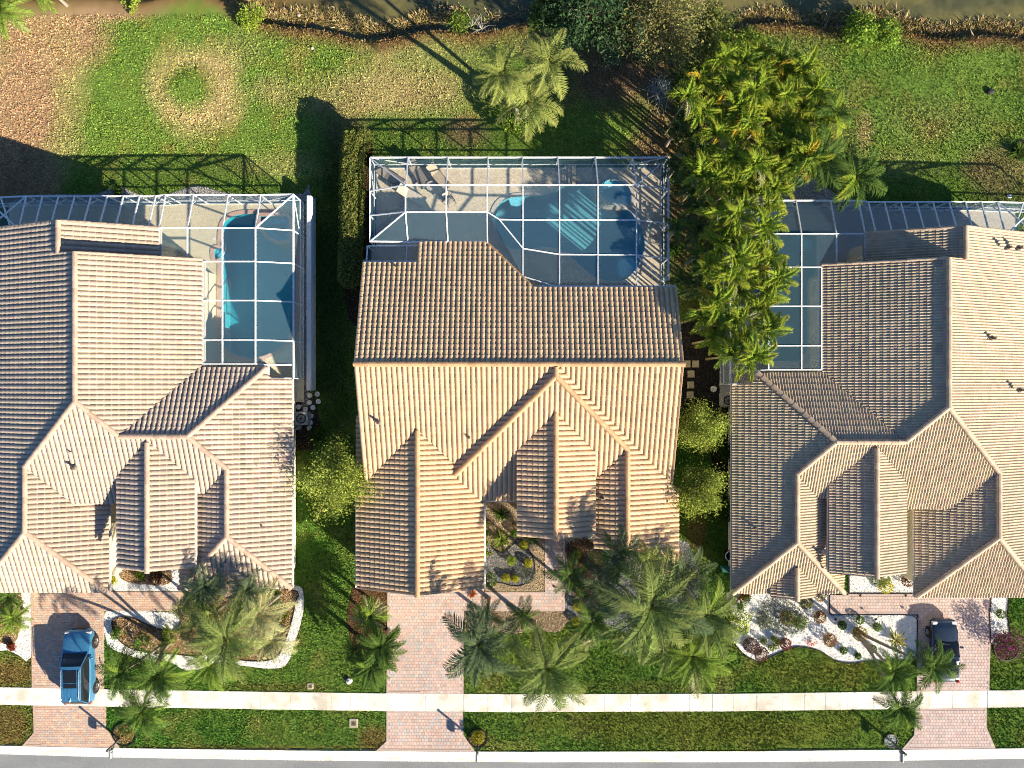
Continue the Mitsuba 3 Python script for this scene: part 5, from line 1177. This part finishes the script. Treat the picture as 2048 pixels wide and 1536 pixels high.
# the dense thicket between the middle and right houses
thick_outline = sg.Polygon([(1372, 150), (1420, 125), (1500, 112), (1570, 112), (1640, 190), (1640, 260), (1600, 330), (1560, 390), (1545, 455), (1545, 520), (1555, 560), (1548, 620), (1545, 680), (1500, 728), (1440, 722), (1405, 690), (1398, 620), (1385, 560), (1395, 480), (1375, 400), (1365, 300), (1372, 220)])
cand, kept = rng.uniform([1365, 105], [1650, 735], (6000, 2)), []
for q in cand:
    if thick_outline.contains(sg.Point(q)) and all(np.hypot(*(q - o)) > 33 for o in kept): kept.append(q)
for qi, q in enumerate(sorted(kept, key=lambda q: (round(q[1] / 60), q[0]))):
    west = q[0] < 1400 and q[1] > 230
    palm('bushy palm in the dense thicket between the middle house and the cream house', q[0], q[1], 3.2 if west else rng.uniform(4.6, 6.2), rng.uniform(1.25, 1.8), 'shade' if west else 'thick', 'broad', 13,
         group='palms of the thicket between two houses', mixin=('gold', 'fresh', 'fresh', 'thick', 'pale'), tr=.06, trunk=(.3, .28, .15))
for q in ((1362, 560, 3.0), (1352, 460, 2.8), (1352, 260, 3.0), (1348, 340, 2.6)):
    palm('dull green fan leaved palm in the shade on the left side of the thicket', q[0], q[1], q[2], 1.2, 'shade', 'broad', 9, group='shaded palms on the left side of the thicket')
# ------------------------------------------------------------------ leaves, shrubs, trees
def leaf_soup(p, size, colour, up=.4, jitter=.25, long=1.6, seed=0, nrm=None):
    """one bent leaf (two triangles) at every point"""
    n = len(p)
    d = rng.normal(size=(n, 3)); d[:, 2] += up
    if nrm is not None: d += nrm * 1.2
    d /= np.linalg.norm(d, axis=1, keepdims=True)
    t = np.cross(d, rng.normal(size=(n, 3))); t /= np.linalg.norm(t, axis=1, keepdims=True); b = np.cross(d, t)
    s = size * rng.lognormal(0, .25, n)[:, None]
    v = np.stack([p - t * s * long * .5, p + b * s * .5, p + t * s * long * .5 - d * s * .25, p - b * s * .5], 1).reshape(-1, 3)
    f = (np.array([[0, 1, 2], [0, 2, 3]])[None] + 4 * np.arange(n)[:, None, None]).reshape(-1, 3)
    c = np.asarray(colour)
    c = (c[rng.integers(0, len(c), n)] if c.ndim == 2 else np.tile(c, (n, 1))) * rng.lognormal(0, jitter, (n, 1))
    return v, f, np.clip(np.repeat(c, 4, 0), 0, .9)
def ball_points(n, r, inner=.55):
    d = rng.normal(size=(n, 3)); d /= np.linalg.norm(d, axis=1, keepdims=True)
    return d * (inner + (1 - inner) * rng.random(n) ** .5)[:, None] * np.array(r), d
def shrub(label, px, py, r, h, colours, n=500, leaf=.05, style='ball', group=None, name='shrub', cat='shrub', base=None):
    """low plant whose middle stands at the pixel; r and h in metres"""
    k = thing(name, label, cat, group)
    c = P(px, py, h * .5); 
    if style == 'ball':
        p, d = ball_points(n, (r, r, h * .5), .72)
        p *= (1 + .10 * (meshkit.noise(p * 3 + px) - .5))[:, None]
        p += [c[0], c[1], h * .52]; p = p[p[:, 2] > .01]; d = None
        v, f, col = leaf_soup(p, leaf, colours)
    elif style == 'loose':
        m = max(5, n // 45); cc, _ = ball_points(m, (r * .85, r * .85, h * .42), .3)
        p = (cc[:, None] + rng.normal(0, .17, (m, n // m, 3)) * [r, r, h * .45]).reshape(-1, 3) + [c[0], c[1], h * .5]
        p[:, 2] = np.maximum(p[:, 2], .02)
        tone = np.repeat(rng.lognormal(0, .25, m), n // m)
        v, f, col = leaf_soup(p, leaf, colours); col = np.clip(col * np.repeat(tone, 4)[:, None], 0, .9)
    else:                                             # strap leaves from one heart
        a = rng.uniform(0, 2 * np.pi, n); el = rng.uniform(.1, 1.3, n); L = r * rng.uniform(.7, 1.1, n); w = leaf
        dr_ = np.column_stack([np.cos(a) * np.cos(el), np.sin(a) * np.cos(el), np.sin(el)])
        sd = np.column_stack([-np.sin(a), np.cos(a), np.zeros(n)]) * (w / 2)
        o = np.array([c[0], c[1], .05]) + dr_ * .04
        mid = o + dr_ * (L * .55)[:, None]; tip = o + dr_ * L[:, None] - [0, 0, 1] * (L * .25)[:, None]; tip[:, 2] = np.maximum(tip[:, 2], .03)
        v = np.stack([o - sd * .6, o + sd * .6, mid + sd, mid - sd, tip], 1).reshape(-1, 3)
        f = (np.array([[0, 1, 2], [0, 2, 3], [3, 2, 4]])[None] + 5 * np.arange(n)[:, None, None]).reshape(-1, 3)
        cl = np.asarray(colours); cl = cl[rng.integers(0, len(cl), n)] if cl.ndim == 2 else np.tile(cl, (n, 1))
        col = np.clip(np.repeat(cl * rng.lognormal(0, .2, (n, 1)), 5, 0), 0, .9)
    put('foliage', cply((v, f), 'leafy', color=col), k)
    if style != 'strap':
        st = Acc()
        for i in range(3):
            a = i * 2.1 + px; st.add(*tubevf([(c[0], c[1], 0), (c[0] + .3 * r * math.cos(a), c[1] + .3 * r * math.sin(a), h * .55)], [.03, .012], 5), (.12, .08, .05))
        put('stem', st.ply(), k)
GRN = np.array([[.09, .17, .03], [.13, .22, .045], [.065, .13, .026]]); LIME = np.array([[.30, .42, .06], [.38, .47, .075], [.22, .32, .045]]); YEL = np.array([[.58, .52, .055], [.45, .45, .055], [.28, .33, .04]])
RED = np.array([[.32, .03, .025], [.22, .03, .03], [.10, .08, .03]]); CROT = np.array([[.28, .10, .03], [.36, .22, .04], [.14, .12, .03], [.20, .06, .03]]); BRON = np.array([[.14, .07, .05], [.09, .05, .04], [.22, .12, .07]]); MAG = np.array([[.10, .13, .04], [.07, .09, .03], [.42, .03, .30], [.16, .11, .08]]); SILV = np.array([[.17, .21, .13], [.11, .15, .09], [.24, .27, .19]])
def S(*a, **k): shrub(*a, **k)
# courtyard of the middle house
for px, py, r, h, c, lb in ((1047, 1091, .3, .5, YEL, 'round yellow shrub topmost in the courtyard'), (1056, 1126, .3, .5, YEL, 'round yellow shrub at the right side of the slate circle'), (1012, 1156, .28, .45, YEL, 'round yellow shrub at the bottom of the slate circle, left one'), (1030, 1157, .25, .42, YEL, 'round yellow shrub at the bottom of the slate circle, right one'),
                        (1023, 1121, .32, .8, LIME * .9, 'light green clipped ball in the middle of the slate circle'), (1055, 1150, .55, .7, SILV * .8, 'large grey green round shrub at the courtyard walk'), (1030, 1066, .26, .5, GRN * 1.3, 'green ball beside the entry gable'), (1065, 1076, .45, .5, GRN, 'green shrub half under the entry gable'), (980, 1160, .5, 1.2, GRN * .7, 'tall dark green clipped shrub at the garage corner')):
    S(lb, px, py, r, h, c, 700, .045)
S('spiky green and yellow plant in the tan ring of the courtyard', 1003, 1082, .95, .8, np.vstack([GRN * .8, LIME * .7]), 90, .05, 'strap'); S('dark spiky plant in the shaded top of the courtyard', 1003, 1030, .8, .9, GRN * .6, 70, .05, 'strap'); S('brown grass tuft beside the spiky courtyard plants', 1025, 1048, .5, .5, np.array([[.24, .16, .08], [.14, .1, .05]]), 260, .03, 'loose')
for py, c in ((1048, LIME), (1066, GRN), (1085, LIME), (1105, LIME)): S('low green hedge tuft along the garage wall in the courtyard', 974, py, .3, .7, c * .8, 350, .045, 'loose', group='hedge tufts along the garage wall')
S('rust red tuft on the paving by the garage corner', 944, 1188, .42, .5, np.array([[.40, .10, .03], [.28, .08, .03]]), 60, .035, 'strap')
for px, py, lb in ((1154, 1110, 'round yellow shrub under the third gable'), (1155, 1213, 'round yellow shrub at the walk end among the dark palms'), (1152, 1242, 'small yellow shrub just below the walk end'), (1384, 1148, 'round yellow shrub at the right corner bed of the middle house'), (1284, 1254, 'yellow shrub at the lawn edge below the largest feather palm')): S(lb, px, py, .3, .45, YEL, 550, .045)
S('white and green variegated strap plant on the lawn below the walk', 1178, 1288, .8, .6, np.array([[.50, .46, .30], [.22, .26, .10], [.6, .56, .42]]), 46, .09, 'strap'); S('orange green shrub at the right corner eave of the middle house', 1352, 1122, .75, .9, np.vstack([CROT * .7, GRN]), 900, .05, 'loose')
# beds by the left house
for px, py, r, h, c, st, lb in ((222, 1160, .45, .7, YEL, 'loose', 'yellow shrub at the garage corner of the pinkish beige house'), (236, 1265, .5, .5, GRN, 'loose', 'green shrub at the left tip of the bark island'), (290, 1288, .9, .9, GRN * 1.1, 'loose', 'wide green shrub in the middle of the bark island'), (338, 1272, .75, .9, np.vstack([LIME * .7, GRN]), 'loose', 'yellow green shrub at the foot of the curved palm trio'), (280, 1150, .35, .4, LIME, 'loose', 'small lime shrub under the entry gable of the pinkish beige house'), (312, 1155, .45, .5, BRON, 'loose', 'bronze shrub under the entry gable of the pinkish beige house'),
                            (235, 1075, .3, .8, RED, 'loose', 'red leaved shrub in the narrow bed by the entry wall, lower one'), (233, 1040, .3, .8, RED, 'loose', 'red leaved shrub in the narrow bed by the entry wall, upper one'), (237, 1112, .3, .7, LIME, 'loose', 'lime shrub below the red ones in the narrow entry bed'), (10, 1215, 1.0, 1.2, GRN * 1.3, 'loose', 'green leafy shrub at the left frame edge, upper one'), (12, 1255, .9, 1.0, LIME * .9, 'loose', 'bright lime shrub at the left frame edge'), (22, 1293, .35, .4, RED, 'loose', 'small red plant at the left frame edge'),
                            (480, 1300, .8, .7, GRN, 'loose', 'low green shrub under the large pale feather palm'), (565, 1230, .6, .6, np.vstack([LIME * .6, BRON]), 'loose', 'olive shrub at the right end of the left bed'), (375, 1275, .6, .6, BRON, 'loose', 'dark bronze shrub beside the large pale feather palm'), (550, 1195, .6, .7, GRN * .8, 'loose', 'dark green shrub by the right corner of the pinkish beige house'), (440, 1300, .7, .8, np.vstack([GRN, LIME * .6]), 'loose', 'green shrub low in the middle of the left bed'), (232, 378, .5, .4, GRN, 'loose', 'green plant on the gravel bulge behind the left cage')):
    S(lb, px, py, r, h, c, 800, .055, st)
for px, py, c in ((20, 1190, 'dark'), (30, 1235, 'fresh')): palm('cycad like palm at the left frame edge by the garage', px, py, 1.2, 1.2, c, 'pygmy', 14, name='cycad', cat='cycad', group='cycads at the left frame edge')
# white gravel bed on the right
for px, py, r, h, c, n, lb in ((1612, 1206, .45, .7, np.vstack([BRON, LIME * .7]), 700, 'bronze and yellow shrub in a dark six sided ring'), (1640, 1234, .42, .6, CROT, 650, 'orange croton right below the six sided ring'), (1660, 1280, .45, .7, CROT, 650, 'orange croton at the lawn edge of the white gravel'), (1720, 1268, .5, .8, np.vstack([CROT, YEL]), 700, 'croton at the foot of the leaning palm trunks'), (1684, 1250, .3, .45, GRN, 450, 'small green ball left of the leaning palm trunks'), (1720, 1240, .3, .5, GRN * 1.2, 450, 'green ball above the leaning palm trunks'), (1754, 1254, .28, .45, GRN * 1.2, 420, 'small green ball right of the leaning palm trunks'),
                           (1687, 1301, .26, .4, GRN, 400, 'small green ball on the white gravel beside the orange croton'), (1716, 1312, .22, .35, GRN, 380, 'lowest small green ball on the white gravel'), (1746, 1298, .26, .4, GRN * .9, 380, 'green ball beside the lower leaning trunk'), (1501, 1290, .5, .8, BRON, 800, 'round bronze shrub at the left end of the white gravel, upper one'), (1523, 1308, .5, .7, BRON * 1.1, 800, 'round bronze shrub at the left end of the white gravel, lower one'), (1571, 1288, .4, .6, BRON * np.array([1.3, .7, .8]), 650, 'reddish bronze shrub right of the clipped green balls'),
                           (1575, 1236, .5, .6, np.vstack([BRON, LIME * .6]), 650, 'brownish rosette shrub in the middle of the white gravel'), (2002, 1228, .32, .6, GRN, 480, 'green ball on the white strip right of the dark blue car'), (1772, 1172, .5, .6, YEL, 700, 'yellow shrub by the door of the cream house'), (1760, 1152, .7, .6, GRN * 1.2, 800, 'green shrub behind the yellow one by the door of the cream house'), (1815, 1162, .4, .6, BRON, 500, 'bronze shrub by the garage corner of the cream house'), (1530, 1245, .5, .5, SILV, 500, 'silvery shrub in the edged oval of the white gravel'), (1600, 1245, .45, .6, np.vstack([LIME * .6, GRN]), 520, 'olive shrub beside the brownish rosette shrub'), (1640, 1190, .45, .5, np.vstack([LIME * .6, CROT]), 500, 'croton at the eave right of the small gable of the cream house')):
    S(lb, px, py, r, h, c, n, .05)
for i, (px, py) in enumerate(((1527, 1282), (1548, 1278), (1556, 1284), (1542, 1296), (1552, 1293))): S('small clipped bright green ball in a group of five on the white gravel', px, py, .2, .5, LIME * .55, 420, .035, group='five clipped green balls on the white gravel')
S('red leaved plant at the corner eave of the cream house', 1490, 1192, .6, .5, RED, 46, .08, 'strap'); S('bright red flowers on the white gravel at the lawn edge', 1622, 1284, .4, .3, np.array([[.55, .03, .02], [.4, .04, .03]]), 120, .04, 'loose')
S('yellow green croton mass left of the white gravel', 1478, 1245, .95, .9, np.vstack([YEL, LIME, GRN]), 1000, .07, 'loose'); S('green shrub round the red plant by the cream house', 1480, 1200, .8, .6, GRN, 700, .06, 'loose')
S('pale yellow agave like plant with wide twisted leaves on the white gravel', 1796, 1284, 1.0, .9, np.array([[.46, .40, .16], [.34, .34, .12], [.20, .24, .08]]), 34, .11, 'strap')
k_ = thing('ground_cover', 'grey green ground cover spreading over the white gravel', 'ground cover'); labels[k_]['kind'] = 'stuff'
q = scatter(poly(curve([(1520, 1205), (1560, 1196), (1590, 1210), (1620, 1240), (1610, 1262), (1570, 1272), (1545, 1262), (1515, 1245)], 3)), 2600)
v, f, col = leaf_soup(np.column_stack([q, rng.uniform(.02, .16, len(q))]), .05, SILV * .75); del labels[k_]; scene[k_] = cply((v, f), 'leafy', color=col); labels[k_] = dict(label='grey green ground cover spreading over the white gravel', category='ground cover', kind='stuff')
S('dark bush with magenta flowers at the right frame edge', 2020, 1290, 1.15, 1.9, MAG, 2200, .06, 'loose'); S('clipped round shrub behind the middle mailbox', 956, 1474, .45, .7, YEL * .7, 800, .05); S('low sprawling plant by the left mailbox', 248, 1466, .6, .35, np.vstack([LIME * .6, STRAW]), 420, .05, 'loose')
S('spiky plant in the black ring at the right edge of the back lawn', 2046, 300, 1.0, 1.3, GRN * .8, 60, .07, 'strap')
# back gardens
S('round bright bush under the back lawn palm trio', 1038, 226, 1.5, 1.9, np.vstack([LIME * .8, GRN * 1.2]), 3800, .075, 'ball'); S('lime bush on the lake shore left of the reeds', 503, 34, .95, .9, LIME, 1300, .08, 'loose'); S('olive bush on the shore beside the bare twigs', 921, 42, .85, 1.2, np.vstack([LIME * .6, GRN]), 1300, .07, 'loose')
S('bright green bush on the shore over the right lawn', 1722, 62, 1.3, 1.9, np.vstack([LIME, GRN * 1.5]), 3000, .085, 'loose'); S('bright green bush right of the one on the right shore', 1772, 66, 1.1, 1.5, np.vstack([LIME, GRN * 1.5]), 2200, .085, 'loose'); S('low weeds along the top of the back lawn', 262, 4, .8, .5, LIME, 500, .07, 'loose')
S('olive weeds where the thicket meets the lawn', 1450, 92, 1.3, 1.2, np.vstack([LIME * .7, GRN]), 2600, .07, 'loose'); S('yellow green weeds right of the light tree', 1500, 84, 1.2, 1.0, np.vstack([LIME * .9, GRN]), 2200, .07, 'loose')
k = thing('bare_shrub', 'tangle of bare silvery twigs at the thicket edge', 'shrub')
C = P(1322, 178, .8); a = Acc()
for i in range(150):
    th, el = rng.uniform(0, 6.28), rng.uniform(.1, 1.5); L = rng.uniform(.5, 1.25); e = np.array([math.cos(th) * math.cos(el), math.sin(th) * math.cos(el), math.sin(el)])
    p0 = np.array([C[0], C[1], .1]) + rng.normal(0, .25, 3) * [1, 1, .3]; p1 = p0 + e * L * .6; p2 = p1 + (e + rng.normal(0, .5, 3)) * L * .5
    a.add(*tubevf([p0, p1, p2], [.022, .016, .006], 4), np.array([.42, .45, .44]) * rng.uniform(.6, 1.2))
put('twigs', a.ply(), k)
for px, py, lb in ((945, 42, 'bare pale twigs beside the olive shore bush'), (963, 50, 'small bare twigs right of the shore bush')):
    k = thing('bare_shrub', lb, 'shrub'); C = P(px, py, .3); a = Acc()
    for i in range(16):
        th, el = rng.uniform(0, 6.28), rng.uniform(.3, 1.4); L = rng.uniform(.5, 1.0); e = np.array([math.cos(th) * math.cos(el), math.sin(th) * math.cos(el), math.sin(el)]); p0 = np.array([C[0], C[1], -.3]); p1 = p0 + e * L * .6
        a.add(*tubevf([p0, p1, p1 + (e + rng.normal(0, .5, 3)) * L * .5], [.02, .012, .005], 4), (.5, .48, .43))
    put('twigs', a.ply(), k)
def tree(label, px, py, h, r, colours, n, leaf, name='tree', clumps=60, rz=None, wisp=.25, base=None, trunk=(.22, .17, .12), twig=True):
    """crown centre at the pixel at 70 % of the height"""
    k = thing(name, label, 'tree')
    zc = h * .66; C = P(px, py, zc); rz = rz or h * .33
    b = np.array([C[0], C[1], 0.]) if base is None else np.array([*G(*base), 0.])
    put('trunk', Acc().add(*tubevf([b, b + (C - b) * .5 + rng.normal(0, .1, 3), C], [.13, .10, .06], 8), trunk).ply(smooth=True), k)
    cc, d = ball_points(clumps, (r, r, rz), .35); cc *= rng.uniform(.7, 1.12, (clumps, 1))
    lim = Acc()
    for i in range(clumps):
        mid = C + cc[i] * .5 + rng.normal(0, .12, 3); lim.add(*tubevf([C + [0, 0, -rz * .5], mid, C + cc[i], C + cc[i] * (1.2 if twig else 1.02)], [.04, .024, .012, .004], 4), np.array(trunk) * rng.uniform(1.1, 2.0))
    put('limb', lim.ply(), k)
    m = n // clumps
    along_ = rng.normal(0, wisp, (clumps, m, 3)) + d[:, None] * rng.normal(0, wisp * .9, (clumps, m, 1))
    p = (C + cc)[:, None] + along_ * r * [1, 1, .8]
    tone = rng.lognormal(0, .22, clumps)
    v, f, col = leaf_soup(p.reshape(-1, 3), leaf, colours, up=.5, long=2.0)
    col = np.clip(col * np.repeat(np.repeat(tone, m), 4)[:, None], 0, .9)
    put('crown', cply((v, f), 'leafy', color=col), k)
WIL = np.array([[.29, .37, .07], [.38, .43, .09], [.19, .26, .05]])
tree('feathery yellow green tree between the pinkish beige house and the middle house', 668, 962, 5.0, 2.1, WIL, 17000, .06, clumps=70, wisp=.17)
tree('round yellow green tree beside the stepping stones, upper of two', 1408, 852, 4.8, 1.5, WIL, 11000, .06, clumps=50, wisp=.18); tree('round yellow green tree at the right corner of the middle house, lower of two', 1402, 985, 4.6, 1.5, WIL, 11000, .06, clumps=50, wisp=.18)
tree('dark green tree at the lake shore', 1175, 28, 7.0, 2.6, np.array([[.05, .10, .045], [.075, .14, .06], [.035, .07, .03]]), 9000, .10, clumps=70, wisp=.14, base=(1190, 62)); tree('light olive tree at the lake shore right of the dark one', 1330, 32, 7.0, 2.9, np.array([[.25, .25, .09], [.32, .29, .11], [.16, .19, .06]]), 12000, .07, clumps=80, wisp=.15, base=(1320, 70))
tree('small yellow green tree at the left side of the dark shore tree', 1095, 28, 5.0, 1.1, np.array([[.16, .22, .04], [.22, .26, .05], [.1, .15, .04]]), 3000, .09, clumps=30, wisp=.14); tree('grey green tree behind the light olive one', 1250, 75, 5.5, 1.5, np.array([[.10, .15, .09], [.14, .19, .12], [.06, .1, .05]]), 4500, .08, clumps=40, wisp=.14)
tree('olive green tree at the top of the thicket', 1425, 60, 5.0, 1.4, np.array([[.17, .20, .05], [.22, .25, .07], [.1, .13, .04]]), 4000, .07, clumps=36, wisp=.16)
S('dark leafy shrub in the side yard right of the lower round tree', 1440, 1020, 1.0, 1.8, GRN * .7, 2200, .07, 'loose'); S('dark leafy shrub between the two round trees and the cream house', 1448, 900, .8, 1.6, GRN * .6, 1600, .07, 'loose'); S('dark low shrub in the side yard by the stepping stones of the left house', 632, 870, .7, .8, GRN * .6, 900, .06, 'loose')
for py in (455, 500, 350): S('dark leafy undergrowth along the right side of the middle pool cage', 1352, py, .6, 1.3, GRN * .6, 900, .07, 'loose', group='undergrowth along the right side of the middle pool cage')
# clipped hedge with a rounded end
hp = sg.LineString([G(716, 292), G(712, 350), G(712, 420), G(712, 480), G(708, 560)]).buffer(.78).union(sg.LineString([G(716, 292), G(734, 288)]).buffer(.6))
k = thing('hedge', 'long clipped hedge with a rounded end left of the middle pool cage', 'hedge')
q = scatter(hp, 14000); edge = np.array([hp.exterior.distance(sg.Point(*p)) for p in q]); zt = 2.2 - .55 * np.exp(-(edge / .25) ** 2) + .12 * (meshkit.noise(np.column_stack([q * 3, q[:, :1]])) - .5) * 2
zz = np.where(rng.random(len(q)) < .65, zt - rng.exponential(.07, len(q)), rng.uniform(.05, 1, len(q)) * zt); inn = (edge > .3) & (zz < zt - .4); q, zz = q[~inn], zz[~inn]
v, f, col = leaf_soup(np.column_stack([q, zz]), .07, np.vstack([np.array([[.17, .20, .05], [.24, .25, .08], [.09, .13, .03]])]), up=.8); put('foliage', cply((v, f), 'leafy', color=col), k)
put('core', Acc().mesh(extrude(hp.buffer(-.22), 0, 1.75), (.03, .04, .015)).ply(), k)
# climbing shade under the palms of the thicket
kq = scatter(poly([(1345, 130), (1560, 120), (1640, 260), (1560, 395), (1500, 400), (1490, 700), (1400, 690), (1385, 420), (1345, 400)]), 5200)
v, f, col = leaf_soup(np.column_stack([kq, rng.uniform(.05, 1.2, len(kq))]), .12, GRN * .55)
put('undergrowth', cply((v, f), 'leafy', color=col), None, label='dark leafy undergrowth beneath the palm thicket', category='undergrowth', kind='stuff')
